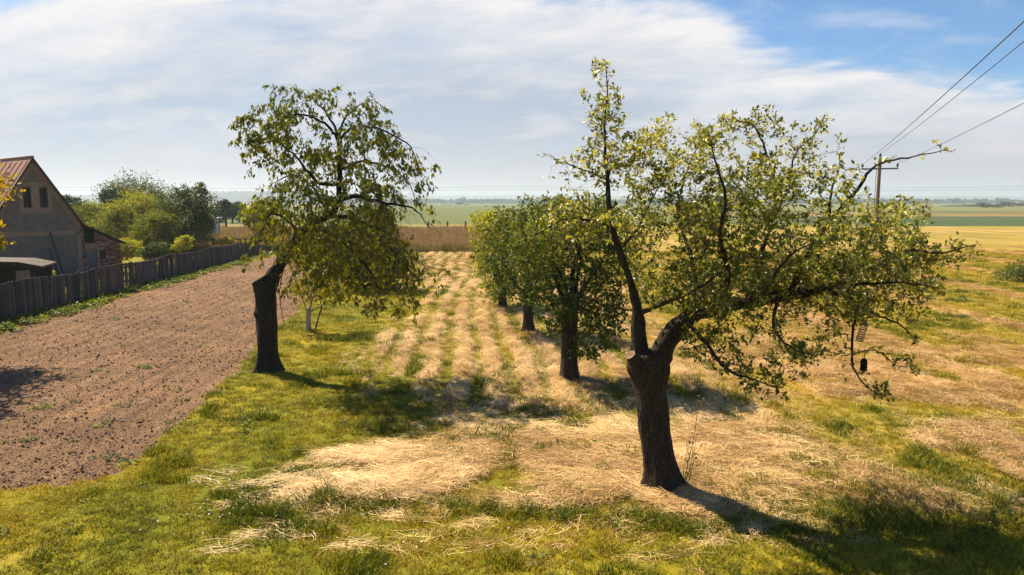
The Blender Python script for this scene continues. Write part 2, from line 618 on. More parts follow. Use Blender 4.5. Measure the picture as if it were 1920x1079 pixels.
gxs = np.arange(-20, 14.01, 0.13)
gxs = np.concatenate([-np.array(grow(20, 5600, 0.13, 1.055))[::-1], gxs, np.array(grow(14, 5600, 0.13, 1.055))])
gys = np.arange(6.0, 24, 0.13)
gys = np.concatenate([-np.array(grow(-6, 5600, 0.6, 1.22))[::-1], gys, np.array(grow(23.9, 5600, 0.13, 1.016))])
GX, GY = np.meshgrid(gxs, gys)
gx, gy = GX.ravel(), GY.ravel()
mk = masks(gx, gy)
g_soil, g_hay, g_straw, g_tall, g_field = mk
gzv = gz(gx, gy, mk)


def colmix(a, b, f):
    return a * (1 - f)[:, None] + np.asarray(b)[None, :] * f[:, None]


dry = sstep(0.36, 0.66, fbm(gx * 0.5, gy * 0.35, 4, 300.))
C = np.tile(np.array([0.13, 0.14, 0.008]), (len(gx), 1))
C = colmix(C, (0.24, 0.20, 0.012), dry * 0.85)
C = colmix(C, (0.30, 0.215, 0.045), g_field * (0.45 + 0.4 * dry))
thatch = fbm(gx * 1.1, gy * 0.8, 3, 320.)
strawc = np.array([0.40, 0.26, 0.115])[None, :] * (0.75 + 0.5 * thatch)[:, None]
C = C * (1 - g_straw[:, None]) + strawc * g_straw[:, None]
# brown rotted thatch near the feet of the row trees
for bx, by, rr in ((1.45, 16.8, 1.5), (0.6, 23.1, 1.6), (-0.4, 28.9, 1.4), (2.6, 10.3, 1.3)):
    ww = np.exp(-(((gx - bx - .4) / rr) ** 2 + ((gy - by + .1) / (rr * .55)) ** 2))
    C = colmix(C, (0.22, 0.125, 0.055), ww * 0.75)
sv = fbm(gx * 0.9, gy * 0.9, 4, 340.)
fur = 0.5 + 0.5 * np.sin((gx + 0.075 * gy + .25 * (fbm(gx * .6, gy * .25, 2, 345.) - .5)) * 2 * math.pi / .55)
soilc = np.array([0.180, 0.110, 0.064])[None, :] * (0.55 + 0.6 * sv + .30 * fur)[:, None]
C = C * (1 - g_soil[:, None]) + soilc * g_soil[:, None]
mv = fbm(gx * 0.22, gy * 0.10, 3, 360.)
meadc = np.array([0.30, 0.205, 0.095])[None, :] * (1 - mv)[:, None] + np.array([0.20, 0.19, 0.05])[None, :] * mv[:, None]
C = C * (1 - g_tall[:, None]) + meadc * g_tall[:, None]
# crops far out
fy = gy + 4 * (fbm(gx * .02, gy * .02, 2, 4.) - .5)
midgreen = sstep(136, 140, fy) * (gx < 60)
C = colmix(C, (0.100, 0.125, 0.040), midgreen.astype(float))
darkcrop = sstep(126, 128, gy - 0.02 * gx) * (gx >= 60)
C = colmix(C, (0.055, 0.080, 0.034), darkcrop.astype(float))
strip = sstep(215, 220, gy) * sstep(330, 320, gy) * (gx >= 60)
C = colmix(C, (0.20, 0.15, 0.055), strip * sstep(.35, .55, fbm(gx * .03, gy * .08, 3, 8.)))
C = colmix(C, (0.14, 0.15, 0.05), sstep(330, 345, gy) * (gx >= 60))
C = colmix(C, (0.42, 0.36, 0.25), sstep(640, 650, gy) * sstep(830, 810, gy) * (gx < -150))
far = sstep(900, 1200, gy)
C = colmix(C, (0.10, 0.13, 0.05), far)
back = gy < 6.5
rgba = np.concatenate([C, np.ones((len(C), 1))], 1)

ny, nx = GX.shape
idx = np.arange(ny * nx).reshape(ny, nx)
quads = np.stack([idx[:-1, :-1], idx[:-1, 1:], idx[1:, 1:], idx[1:, :-1]], -1).reshape(-1, 4)
fc = (g_soil[quads].mean(1), g_hay[quads].mean(1), gx[quads].mean(1), gy[quads].mean(1), g_field[quads].mean(1), g_tall[quads].mean(1))
reg = np.zeros(len(quads), int)                                  # 0 lawn
reg[(fc[1] > 0.5)] = 1                                           # hay strip
reg[(fc[4] > 0.5) & (reg == 0)] = 2                              # right mown field
reg[fc[0] > 0.5] = 3                                             # tilled plot
reg[(fc[3] > 61) & (fc[3] < 138) & (fc[2] < 11) & (reg != 3)] = 4  # standing meadow
reg[(fc[3] > 127) & (fc[2] >= 60)] = 5                           # dark crop to the right
reg[((fc[3] >= 138) & (fc[2] < 60))] = 6                         # far green field
verts = np.stack([gx, gy, gzv], 1)
for r, (nm, lb) in enumerate((('lawn', 'short yellow-green lawn across the foreground and between the trees'),
                              ('mown_strip', 'strip of mown grass covered in pale cut hay between the tree rows'),
                              ('mown_field', 'wide mown field streaked with hay right of the trees'),
                              ('tilled_plot', 'bare brown tilled garden soil left of the lawn'),
                              ('standing_meadow', 'uncut tan meadow beyond the mown strip'),
                              ('crop_field', 'dark green crop field far on the right'),
                              ('far_field', 'pale green far field reaching the horizon'))):
    q = quads[reg == r]
    used, inv = np.unique(q, return_inverse=True)
    me = np_mesh(nm, verts[used], inv.reshape(-1, 4), True)
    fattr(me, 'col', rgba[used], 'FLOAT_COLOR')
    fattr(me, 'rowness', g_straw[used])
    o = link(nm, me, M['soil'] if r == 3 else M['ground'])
    o['kind'] = 'structure'
    o['label'] = lb

# ------------------------------------------------------------------ scattered ground cover


def blade_clump(n, rad, hmin, hmax, wid, lean, seed, segs=2, flat=False):
    """bundle of bent blades; returns mesh with per-blade attribute bl"""
    r = np.random.default_rng(seed)
    V, F, B = [], [], []
    for i in range(n):
        a = r.random() * 2 * math.pi
        d = rad * math.sqrt(r.random())
        bx, by = d * math.cos(a), d * math.sin(a)
        h = hmin + (hmax - hmin) * r.random()
        la = r.random() * 2 * math.pi
        ln = lean * (0.3 + r.random()) * h
        wv = wid * (0.6 + 0.8 * r.random())
        px_, py_ = -math.sin(la + r.normal() * .8) * wv / 2, math.cos(la + r.normal() * .8) * wv / 2
        b = len(V)
        bl = r.random()
        for k in range(segs):
            t = k / segs
            cx_, cy_, cz_ = bx + math.cos(la) * ln * t * t, by + math.sin(la) * ln * t * t, h * (t - 0.25 * lean * t * t)
            wk = 1 - 0.35 * t
            V += [(cx_ - px_ * wk, cy_ - py_ * wk, cz_), (cx_ + px_ * wk, cy_ + py_ * wk, cz_)]
            B += [bl, bl]
        V.append((bx + math.cos(la) * ln, by + math.sin(la) * ln, h * (1 - 0.25 * lean)))
        B.append(bl)
        for k in range(segs - 1):
            c = b + 2 * k
            F += [(c, c + 1, c + 3), (c, c + 3, c + 2)]
        c = b + 2 * (segs - 1)
        F.append((c, c + 1, c + 2 * 1))
    me = np_mesh('clump', np.array(V), np.array(F))
    fattr(me, 'bl', np.array(B))
    return me


def straw_clump(n, lx, ly, lmin, lmax, wid, seed, spread=0.35, hgt=0.05):
    """flattened swath of cut stems, mostly along +X, gently arched"""
    r = np.random.default_rng(seed)
    V, F, B = [], [], []
    for i in range(n):
        x0, y0 = r.normal() * lx, r.normal() * ly
        L = lmin + (lmax - lmin) * r.random()
        a = r.normal() * spread
        cv = r.normal() * 0.5
        z0 = abs(r.normal()) * hgt * 0.7
        z1 = abs(r.normal()) * hgt * 0.5
        arch = r.random() * hgt
        wv = wid * (0.6 + 0.8 * r.random())
        b = len(V)
        bl = r.random()
        S = 3
        for k in range(S + 1):
            t = k / S - 0.5
            aa = a + cv * t
            xx = x0 + L * t * math.cos(aa)
            yy = y0 + L * t * math.sin(aa)
            zz_ = z0 + (z1 - z0) * (t + .5) + arch * (1 - 4 * t * t) + 0.004
            nx_, ny_ = -math.sin(aa) * wv / 2, math.cos(aa) * wv / 2
            V += [(xx - nx_, yy - ny_, zz_), (xx + nx_, yy + ny_, zz_ + wv * .3)]
            B += [bl, bl]
        for k in range(S):
            c = b + 2 * k
            F += [(c, c + 1, c + 3), (c, c + 3, c + 2)]
    me = np_mesh('swath', np.array(V), np.array(F))
    fattr(me, 'bl', np.array(B))
    return me


def leafy_clump(n, rad, size, hmax, seed):
    r = np.random.default_rng(seed)
    V, F, B = [], [], []
    for i in range(n):
        a = r.random() * 6.283
        d = rad * math.sqrt(r.random())
        z = hmax * r.random() * (1 - 0.5 * d / rad)
        s = size * (0.6 + 0.8 * r.random())
        dr = Vector((math.cos(a), math.sin(a), 0.5 * r.normal())).normalized()
        sd_ = dr.cross(Vector((r.normal() * .5, r.normal() * .5, 1))).normalized()
        p = Vector((d * math.cos(a), d * math.sin(a), z))
        b = len(V)
        for q in (p, p + dr * s * .5 + sd_ * s * .28, p + dr * s, p + dr * s * .5 - sd_ * s * .28):
            V.append(tuple(q))
            B.append(0)
        bl = r.random()
        B[-4:] = [bl] * 4
        F += [(b, b + 1, b + 2), (b, b + 2, b + 3)]
    me = np_mesh('leafy', np.array(V), np.array(F))
    fattr(me, 'bl', np.array(B))
    return me


def rock_mesh(seed):
    r = np.random.default_rng(seed)
    bm = bmesh.new()
    bmesh.ops.create_icosphere(bm, subdivisions=1, radius=1.0)
    for v in bm.verts:
        v.co *= 0.65 + 0.6 * r.random()
        v.co.z *= 0.65
    me = bpy.data.meshes.new('clod')
    bm.to_mesh(me)
    bm.free()
    fattr(me, 'bl', r.random(len(me.vertices)))
    return me


def scatter(name, P, rot, scl, tint, sources, mat, label, cat):
    """one 'stuff' object: points that carry rotation / scale / tint, one source mesh each"""
    n = len(P)
    me = bpy.data.meshes.new(name)
    me.vertices.add(n)
    me.vertices.foreach_set('co', np.ascontiguousarray(P, np.float32).ravel())
    fattr(me, 'rot', rot, 'FLOAT_VECTOR')
    fattr(me, 'scl', scl, 'FLOAT_VECTOR')
    fattr(me, 'tint', tint)
    fattr(me, 'pick', RNG.integers(0, len(sources), n))
    o = link(name, me)
    ng = bpy.data.node_groups.new(name, 'GeometryNodeTree')
    ng.interface.new_socket('Geometry', in_out='INPUT', socket_type='NodeSocketGeometry')
    ng.interface.new_socket('Geometry', in_out='OUTPUT', socket_type='NodeSocketGeometry')
    N, L = ng.nodes, ng.links
    gi, go = N.new('NodeGroupInput'), N.new('NodeGroupOutput')

    def named(nm, typ):
        a = N.new('GeometryNodeInputNamedAttribute')
        a.data_type = typ
        a.inputs[0].default_value = nm
        return [s for s in a.outputs if s.enabled and s.name == 'Attribute'][0]
    rt = N.new('FunctionNodeEulerToRotation')
    L.new(named('rot', 'FLOAT_VECTOR'), rt.inputs[0])
    sv_ = named('scl', 'FLOAT_VECTOR')
    pk = named('pick', 'FLOAT')
    jn = N.new('GeometryNodeJoinGeometry')
    for i, sm in enumerate(sources):
        if len(sm.materials) == 0:
            sm.materials.append(mat)
        so = bpy.data.objects.new(name + '_source', sm)      # never linked to the scene
        oi = N.new('GeometryNodeObjectInfo')
        oi.inputs['Object'].default_value = so
        cmp_ = N.new('FunctionNodeCompare')
        cmp_.data_type = 'FLOAT'
        cmp_.operation = 'EQUAL'
        L.new(pk, cmp_.inputs[0])
        cmp_.inputs[1].default_value = float(i)
        cmp_.inputs['Epsilon'].default_value = 0.1
        ip = N.new('GeometryNodeInstanceOnPoints')
        L.new(gi.outputs[0], ip.inputs['Points'])
        L.new(cmp_.outputs[0], ip.inputs['Selection'])
        L.new(oi.outputs['Geometry'], ip.inputs['Instance'])
        L.new(rt.outputs[0], ip.inputs['Rotation'])
        L.new(sv_, ip.inputs['Scale'])
        L.new(ip.outputs[0], jn.inputs[0])
    L.new(jn.outputs[0], go.inputs[0])
    md = o.modifiers.new('scatter', 'NODES')
    md.node_group = ng
    tag(o, label, cat, kind='stuff')
    return o


def sample_wedge(dens0, d0, power, ymin, ymax, half=0.80, margin=2.5):
    """random ground points, density falling with distance from where one stands"""
    out = []
    y = ymin
    while y < ymax:
        dy = max(0.5, y * 0.05)
        xw = half * y + margin
        d = dens0 * (d0 / max(y, d0)) ** power
        n = RNG.poisson(d * 2 * xw * dy)
        out.append(np.stack([RNG.uniform(-xw, xw, n), RNG.uniform(y, y + dy, n)], 1))
        y += dy
    return np.concatenate(out)


# lawn and field grass
P = sample_wedge(170, 9, 1.45, 6.2, 62)
m_ = masks(P[:, 0], P[:, 1])
keep = RNG.random(len(P)) < np.clip(1.08 - 1.0 * m_[2], 0.17, 1) * (1 - m_[0])
keep &= P[:, 0] > fence_x(P[:, 1]) - 3
P = P[keep]
m_ = masks(P[:, 0], P[:, 1])
d_ = P[:, 1]
lush = fbm(P[:, 0] * 0.55, P[:, 1] * 0.45, 4, 500.)
tuft = sstep(0.60, 0.74, fbm(P[:, 0] * 1.6, P[:, 1] * 1.6, 3, 520.))
size = (0.60 + 0.30 * RNG.random(len(P)) + 0.40 * tuft) * (1 + np.clip(d_ - 10, 0, 60) * 0.022)
zs = size * (0.75 + 0.5 * tuft + .3 * RNG.random(len(P)))
tint = np.clip(0.53 + 1.15 * (lush - 0.5) + 0.09 * RNG.normal(size=len(P)) - 0.30 * tuft + 0.16 * m_[4], 0, 1)
tint = np.clip(tint + 0.10 * sstep(11, 8, d_) * (RNG.random(len(P)) < .5), 0, 1)
rot = np.stack([RNG.normal(size=len(P)) * .1, RNG.normal(size=len(P)) * .1, RNG.random(len(P)) * 6.283], 1)
scatter('lawn_grass', np.stack([P[:, 0], P[:, 1], gz(P[:, 0], P[:, 1]) - .01], 1), rot, np.stack([size, size, zs], 1), tint,
        [blade_clump(30, 0.11, 0.03, 0.115, 0.0095, 0.9, s) for s in (1, 2, 3, 4)], M['grass'],
        'short yellow-green grass blades of the lawn', 'grass')
print('grass', len(P))

# tall edge tufts where the lawn meets the hay, and odd rank tufts
E = []
edge_px = [(510, 955), (600, 946), (700, 946), (800, 948), (900, 955), (1000, 963), (1100, 972), (1200, 980), (1330, 990),
           (1480, 990), (1640, 985), (1800, 975), (1919, 965)]
for i in range(1100):
    k = random.randrange(len(edge_px) - 1)
    f = random.random()
    if math.sin(k * 3.1 + f * 9) + random.gauss(0, .5) < .1:
        continue
    q = gp(edge_px[k][0] * (1 - f) + edge_px[k + 1][0] * f, edge_px[k][1] * (1 - f) + edge_px[k + 1][1] * f)
    E.append((q.x + random.gauss(0, .08), q.y + random.gauss(0, .13)))
for c in ((612, 940, .28, 60), (900, 815, .5, 90), (860, 770, .4, 70), (1290, 740, .6, 90), (1130, 760, .5, 70), (720, 770, .6, 120),
          (690, 800, .5, 80), (1450, 950, .7, 120), (1600, 960, .9, 160), (1750, 930, .9, 160), (1860, 910, .8, 120), (1000, 770, .5, 50),
          (500, 690, .25, 30), (580, 622, .25, 30), (1860, 1010, .9, 120), (1230, 800, .5, 70)):
    q = gp(c[0], c[1])
    for i in range(c[3]):
        E.append((q.x + random.gauss(0, c[2]), q.y + random.gauss(0, c[2] * .7)))
P = np.array(E)
size = 0.9 + 0.7 * RNG.random(len(P))
scatter('rank_grass', np.stack([P[:, 0], P[:, 1], gz(P[:, 0], P[:, 1]) - .01], 1),
        np.stack([RNG.normal(size=len(P)) * .12, RNG.normal(size=len(P)) * .12, RNG.random(len(P)) * 6.283], 1),
        np.stack([size, size, size * 1.15], 1), np.clip(0.22 + 0.15 * RNG.normal(size=len(P)), 0, 1),
        [blade_clump(26, 0.09, 0.04, 0.115, 0.007, 0.85, s, 3) for s in (11, 12, 13)], M['grass'],
        'longer dark green grass tufts along the edge of the hay', 'grass')

# cut hay
P = sample_wedge(175, 9, 1.35, 6.2, 66)
m_ = masks(P[:, 0], P[:, 1])
sdh = poly_sd(P[:, 0], P[:, 1], HAY)
stray = (sdh < .3) & (sdh > -1.6) & (RNG.random(len(P)) < .08 * np.exp(np.minimum(sdh, 0) / .5)) & (P[:, 1] < 30)
stray |= (RNG.random(len(P)) < .008 * sstep(.5, .7, fbm(P[:, 0] * .8, P[:, 1] * 1.2, 3, 633.))) & (P[:, 0] > -3.5) & (P[:, 1] < 12)
P = P[(stray & (masks(P[:, 0], P[:, 1])[0] < .1)) | (RNG.random(len(P)) < .95 * np.clip(m_[2] * 1.35 - 0.08, 0, 1) ** 1.5) & ((P[:, 1] > 9.3) | (P[:, 0] > 1.2) & (P[:, 1] > 8.8))]
m_ = masks(P[:, 0], P[:, 1])
d_ = P[:, 1]
n = len(P)
along = sstep(12.4, 15.5, d_ - 0.12 * np.abs(P[:, 0]))
flow = along * (math.pi / 2 + 0.25) + (1 - along) * (0.15 + 1.6 * (fbm(P[:, 0] * .35, P[:, 1] * .55, 2, 600.) - .5))
flow += 0.9 * (fbm(P[:, 0] * .9, P[:, 1] * .9, 2, 620.) - .5) * 2 * (0.5 + .5 * (1 - along)) + RNG.normal(size=n) * (0.30 - .16 * along)
flow = np.where(P[:, 0] > 4.9, 2.0 + RNG.normal(size=n) * .5, flow)
size = (0.7 + 0.5 * RNG.random(n)) * (1 + np.clip(d_ - 10, 0, 60) * 0.022)
tint = np.clip(-.22 + 1.55 * fbm(P[:, 0] * .8, P[:, 1] * 1.3, 4, 640.) - .1 + 0.24 * RNG.normal(size=n) + 0.25 * along, 0, 1)
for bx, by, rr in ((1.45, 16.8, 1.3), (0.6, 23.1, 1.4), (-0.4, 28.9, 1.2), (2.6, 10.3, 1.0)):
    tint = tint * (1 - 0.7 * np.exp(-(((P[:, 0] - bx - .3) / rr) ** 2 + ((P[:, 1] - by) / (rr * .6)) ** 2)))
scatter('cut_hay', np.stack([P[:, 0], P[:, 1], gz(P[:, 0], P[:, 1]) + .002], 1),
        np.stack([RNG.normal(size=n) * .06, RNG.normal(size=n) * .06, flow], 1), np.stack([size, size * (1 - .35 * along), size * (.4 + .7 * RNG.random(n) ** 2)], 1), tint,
        [straw_clump(34, .17, .09, .12, .5, .0042, s, sp, .03) for s, sp in ((21, .3), (22, .45), (23, .7), (24, 1.2))], M['straw'],
        'pale dry cut hay lying in swaths under the trees', 'hay')
print('hay', n)

# standing meadow
P = np.stack([RNG.uniform(-62, 13, 16000), 60.5 + 45 * RNG.random(16000) ** 1.5], 1)
m_ = masks(P[:, 0], P[:, 1])
P = P[(m_[3] > .5)]
n = len(P)
size = (0.8 + .5 * RNG.random(n)) * (1 + (P[:, 1] - 60) * .012)
tint = np.clip(sstep(60, 68, P[:, 1]) * .45 + .55 * fbm(P[:, 0] * .2, P[:, 1] * .12, 3, 660.) + .15 * RNG.normal(size=n), 0, 1)
scatter('meadow_grass', np.stack([P[:, 0], P[:, 1], np.zeros(n)], 1), np.stack([np.zeros(n), np.zeros(n), RNG.random(n) * 6.283], 1),
        np.stack([size, size, size * (.6 + .4 * RNG.random(n))], 1), tint, [blade_clump(46, .38, .3, .75, .035, .35, s, 2) for s in (31, 32, 33)],
        M['meadow'], 'tall tan seeding grass standing beyond the mown strip', 'grass')

# weeds along the foot of the fence and in the soil
E = []
for i in range(1900):
    y = 18 + 41 * random.random() ** 1.3
    E.append((fence_x(y) + .12 + abs(random.gauss(0, .36)) * (.6 + .8 * vnoise(np.array([y * .5]), np.array([0.]))[0]), y))
for i in range(26):
    q = (random.uniform(-15, -7.5), random.uniform(10, 40))
    if poly_sd(np.array([q[0]]), np.array([q[1]]), SOIL)[0] > .4:
        for k in range(random.randint(1, 4)):
            E.append((q[0] + random.gauss(0, .1), q[1] + random.gauss(0, .12)))
for i in range(90):     # clover and plantain in the lawn
    E.append((random.uniform(-9, 2), random.uniform(7, 17)))
P = np.array(E)
sd_ = poly_sd(P[:, 0], P[:, 1], SOIL)
n = len(P)
size = np.where(P[:, 0] < -15, .9, .42) * (.5 + .8 * RNG.random(n))
scatter('weeds', np.stack([P[:, 0], P[:, 1], gz(P[:, 0], P[:, 1])], 1), np.stack([np.zeros(n), np.zeros(n), RNG.random(n) * 6.283], 1),
        np.stack([size, size, size], 1), np.clip(.45 + .25 * RNG.normal(size=n), 0, 1), [leafy_clump(60, .2, .10, .22, s) for s in (41, 42, 43)],
        M['weed'], 'leafy green weeds at the foot of the fence and in the soil', 'weeds')

# clods and stones of the tilled plot
P = sample_wedge(900, 10, 1.5, 8.5, 56)
P = P[(P[:, 0] < -5)]
sd_ = poly_sd(P[:, 0], P[:, 1], SOIL)
P = P[(sd_ > .0) & (RNG.random(len(P)) < .35 + .9 * fbm(P[:, 0] * .7, P[:, 1] * .7, 3, 680.))]
n = len(P)
m, t = new_mat('soil_clod')
tn = t.n('ShaderNodeAttribute', attribute_name='tint', attribute_type='INSTANCER').outputs['Fac']
cc = t.ramp(tn, [(0, (.12, .074, .048)), (.55, (.155, .097, .064)), (.85, (.20, .13, .09)), (.97, (.32, .23, .18)), (1, (.48, .39, .33))])
finish(t, t.n('ShaderNodeBsdfPrincipled', inp={'Base Color': cc, 'Roughness': .95, 'Specular IOR Level': .1}).outputs[0])
size = (.005 + .009 * RNG.random(n) ** 2 + .02 * (RNG.random(n) > .98)) * (1 + np.clip(P[:, 1] - 12, 0, 50) * .008)
tint = RNG.random(n)
scatter('soil_clods', np.stack([P[:, 0], P[:, 1], gz(P[:, 0], P[:, 1]) + size * .25], 1), RNG.random((n, 3)) * 6.283,
        np.stack([size * (1 + .6 * RNG.random(n)), size, size], 1), tint, [rock_mesh(s) for s in (51, 52, 53)], m,
        'crumbs of brown soil and pale stones on the tilled plot', 'soil')
print('clods', n)

# daisies
m, t = new_mat('daisy_petals')
finish(t, t.n('ShaderNodeBsdfPrincipled', inp={'Base Color': (.8, .8, .74, 1), 'Roughness': .6}).outputs[0])
bm = bmesh.new()
for k in range(7):
    a = k * .8976
    v = [bm.verts.new((r_ * math.cos(a + o_), r_ * math.sin(a + o_), .0 + .1 * r_)) for r_, o_ in ((.2, 0), (.9, -.3), (1.05, 0), (.9, .3))]
    bm.faces.new(v)
dm = bpy.data.meshes.new('daisy')
bm.to_mesh(dm)
bm.free()
E = []
for c in ((450, 960, .6, 22), (390, 995, .5, 14), (700, 1010, .8, 10), (1300, 1060, 1.5, 8), (250, 960, .8, 8), (560, 900, .6, 7), (900, 1040, 1., 6)):
    q = gp(c[0], c[1])
    E += [(q.x + random.gauss(0, c[2]), q.y + random.gauss(0, c[2] * .5)) for i in range(c[3])]
P = np.array(E)
n = len(P)
scatter('daisies', np.stack([P[:, 0], P[:, 1], gz(P[:, 0], P[:, 1]) + .07], 1), np.stack([RNG.normal(size=n) * .3, RNG.normal(size=n) * .3, RNG.random(n) * 6], 1),
        np.full((n, 3), .012), np.zeros(n), [dm], m, 'tiny white daisies dotted in the lawn', 'flowers')

# ------------------------------------------------------------------ trees


def leaves_mesh(name, P, D, Nrm, L, W, tint, fold=0.18, droop=0.12):
    """many folded pointed leaves; P base points, D directions, Nrm approximate normals"""
    n = len(P)
    D = D / (np.linalg.norm(D, axis=1, keepdims=True) + 1e-9)
    S = np.cross(D, Nrm)
    S /= (np.linalg.norm(S, axis=1, keepdims=True) + 1e-9)
    U = np.cross(S, D)
    L = L[:, None]
    W = W[:, None]
    v0 = P
    v1 = P + D * L * .42 + S * W * .5 + U * W * fold
    v2 = P + D * L * .42 - S * W * .5 + U * W * fold
    v3 = P + D * L * .5
    v4 = P + D * L - U * L * droop
    V = np.stack([v0, v1, v2, v3, v4], 1).reshape(-1, 3)
    b = (np.arange(n) * 5)[:, None]
    F = np.concatenate([b + np.array([[0, 3, 1]]), b + np.array([[3, 4, 1]]), b + np.array([[0, 2, 3]]), b + np.array([[3, 2, 4]])], 1).reshape(-1, 3)
    me = np_mesh(name, V, F)
    fattr(me, 'tint', np.repeat(tint, 5))
    return me


def rand_unit(n):
    v = RNG.normal(size=(n, 3))
    return v / np.linalg.norm(v, axis=1, keepdims=True)


def ell_points(ells, n, Y0):
    """points inside ellipsoids given as (px, py, rx_px, ry_px, dY, rY_m, weight)"""
    wts = np.array([e[2] * e[3] * e[5] * e[6] for e in ells])
    wts = wts / wts.sum()
    out = []
    for e, k in zip(ells, RNG.multinomial(n, wts)):
        c = at(e[0], e[1], Y0 + e[4])
        s = sc_at(Y0 + e[4], c.z)
        u = rand_unit(k) * (RNG.random((k, 1)) ** (1 / 2.6))
        out.append(np.array(c)[None, :] + u * np.array([e[2] * s, e[5], e[3] * s])[None, :])
    return np.concatenate(out)


class Skeleton:
    def __init__(self):
        self.p = []
        self.par = []
        self.rmin = []
        self.limb = []
        self.free = []

    def add(self, p, par, r=0.0, limb=-1):
        self.p.append(Vector(p))
        self.par.append(par)
        self.rmin.append(r)
        self.limb.append(limb)
        return len(self.p) - 1

    def limb_line(self, pts, rad, step, lid, jit=0.0, parent=None):
        """pts world points, rad radii; attached to nearest earlier node"""
        pts = [Vector(p) for p in pts]
        if parent is None:
            if not self.p:
                parent = -1
            else:
                parent = min(range(len(self.p)), key=lambda i: (self.p[i] - pts[0]).length)
        # Catmull-Rom through the points
        n = len(pts)
        seq = []
        for i in range(n - 1):
            p0, p1, p2, p3 = pts[max(i - 1, 0)], pts[i], pts[i + 1], pts[min(i + 2, n - 1)]
            k = max(1, int(round((p2 - p1).length / step)))
            for j in range(k):
                t = j / k
                q = 0.5 * ((2 * p1) + (p2 - p0) * t + (2 * p0 - 5 * p1 + 4 * p2 - p3) * t * t + (3 * p1 - p0 - 3 * p2 + p3) * t ** 3)
                seq.append((q, rad[i] + (rad[i + 1] - rad[i]) * t))
        seq.append((pts[-1], rad[-1]))
        prev = parent
        for q, r in seq:
            if jit:
                q = q + Vector((random.gauss(0, jit), random.gauss(0, jit), random.gauss(0, jit)))
            prev = self.add(q, prev, r, lid)
        return prev

    def colonize(self, A, step, infl, kill, iters, bias=Vector((0, 0, 0)), noise=0.25, allow=None):
        A = [Vector(a) for a in A]
        alive = list(range(len(A)))
        okset = allow
        for it in range(iters):
            kd = KDTree(len(self.p))
            for i, p in enumerate(self.p):
                if self.free is None or okset is None or i >= len(okset) or okset[i]:
                    kd.insert(p, i)
            kd.balance()
            acc = {}
            nxt = []
            for a in alive:
                co, i, d = kd.find(A[a])
                if d < kill:
                    continue
                nxt.append(a)
                if d < infl:
                    v = (A[a] - co) / d
                    if i in acc:
                        acc[i] = acc[i] + v
                    else:
                        acc[i] = v
            alive = nxt
            if not acc:
                break
            for i, v in acc.items():
                v = v.normalized() + bias + Vector((random.gauss(0, noise), random.gauss(0, noise), random.gauss(0, noise)))
                if v.length < 1e-3:
                    continue
                self.add(self.p[i] + v.normalized() * step, i)

    def radii(self, tip, ex):
        n = len(self.p)
        ch = [[] for _ in range(n)]
        for i, q in enumerate(self.par):
            if q >= 0:
                ch[q].append(i)
        r = [0.0] * n
        acc = [0.0] * n
        for i in range(n - 1, -1, -1):
            v = acc[i] ** (1 / ex) if acc[i] > 0 else tip
            if self.rmin[i] > 0:
                v = self.rmin[i]
            r[i] = v
            if self.par[i] >= 0:
                acc[self.par[i]] += v ** ex
        for i in range(n):                      # children never thicker than their parent
            q = self.par[i]
            if q >= 0 and self.rmin[i] == 0 and r[i] > r[q] * .85:
                r[i] = r[q] * .85
        self.r = r
        self.ch = ch

    def chains(self):
        """list of (limb id, node list) from each fork outwards"""
        out = []
        stack = [(0, [])]
        n = len(self.p)
        started = [i for i in range(n) if self.par[i] < 0]
        todo = [(s, -1) for s in started]
        while todo:
            s, pre = todo.pop()
            path = ([pre] if pre >= 0 else []) + [s]
            i = s
            lid = self.limb[s]
            while self.ch[i]:
                c = self.ch[i]
                best = max(c, key=lambda k: (self.limb[k] == lid and lid >= 0, self.r[k]))
                if lid >= 0 and self.limb[best] != lid:
                    for k in c:
                        todo.append((k, i))
                    break
                for k in c:
                    if k != best:
                        todo.append((k, i))
                path.append(best)
                i = best
            out.append((lid, path))
        return out


def add_spurs(sk, rmax, prob, seg, nmin, nmax, up=.25, droop=0.0):
    """short side shoots along the thinner limbs"""
    for i in range(len(sk.p)):
        if sk.r[i] > rmax or random.random() > prob:
            continue
        q = sk.par[i]
        ax = (sk.p[i] - sk.p[q]).normalized() if q >= 0 else Vector((0, 0, 1))
        d = Vector((random.gauss(0, 1), random.gauss(0, 1), random.gauss(0, .8) + up))
        d = (d - ax * d.dot(ax) * .7).normalized()
        p, par = sk.p[i], i
        for k in range(random.randint(nmin, nmax)):
            d = (d + Vector((random.gauss(0, .22), random.gauss(0, .22), random.gauss(0, .22) - droop))).normalized()
            p = p + d * seg
            par = sk.add(p, par)


def build_branches(sk, root, mat_limb, mat_twig, origin, name_twigs='twigs', sides=7):
    o = Vector(origin)
    tv, tf = [], []
    for lid, path in sk.chains():
        if len(path) < 2:
            continue
        P = [sk.p[i] - o for i in path]
        R = [sk.r[i] for i in path]
        R[0] = min(R[0], R[1] * 1.25)
        if lid >= 0 and max(R) > 0.012:
            V, F = tube_np(P, R, sides)
            V = np.array(V)
            c = np.repeat(np.array([list(p) for p in P]), sides, 0)
            rr = np.repeat(np.array(R), sides)
            nz = fbm(V[:, 0] * 9 + V[:, 2] * 7, V[:, 1] * 9 + V[:, 2] * 5, 3, 700. + lid)
            V = c + (V - c) * (1 + 0.55 * (nz - .5))[:, None]
            me = np_mesh('branch', V, np.array(F), True)
            link('branch', me, mat_limb, root)
        else:
            s = 5 if max(R) > .012 else 3
            V, F = tube_np(P, R, s)
            b = len(tv)
            tv += V
            tf += [tuple(i + b for i in f) for f in F]
    if tv:
        ob = link(name_twigs, np_mesh(name_twigs, np.array(tv), np.array(tf), True), mat_twig, root)
        ob['kind'] = 'stuff'


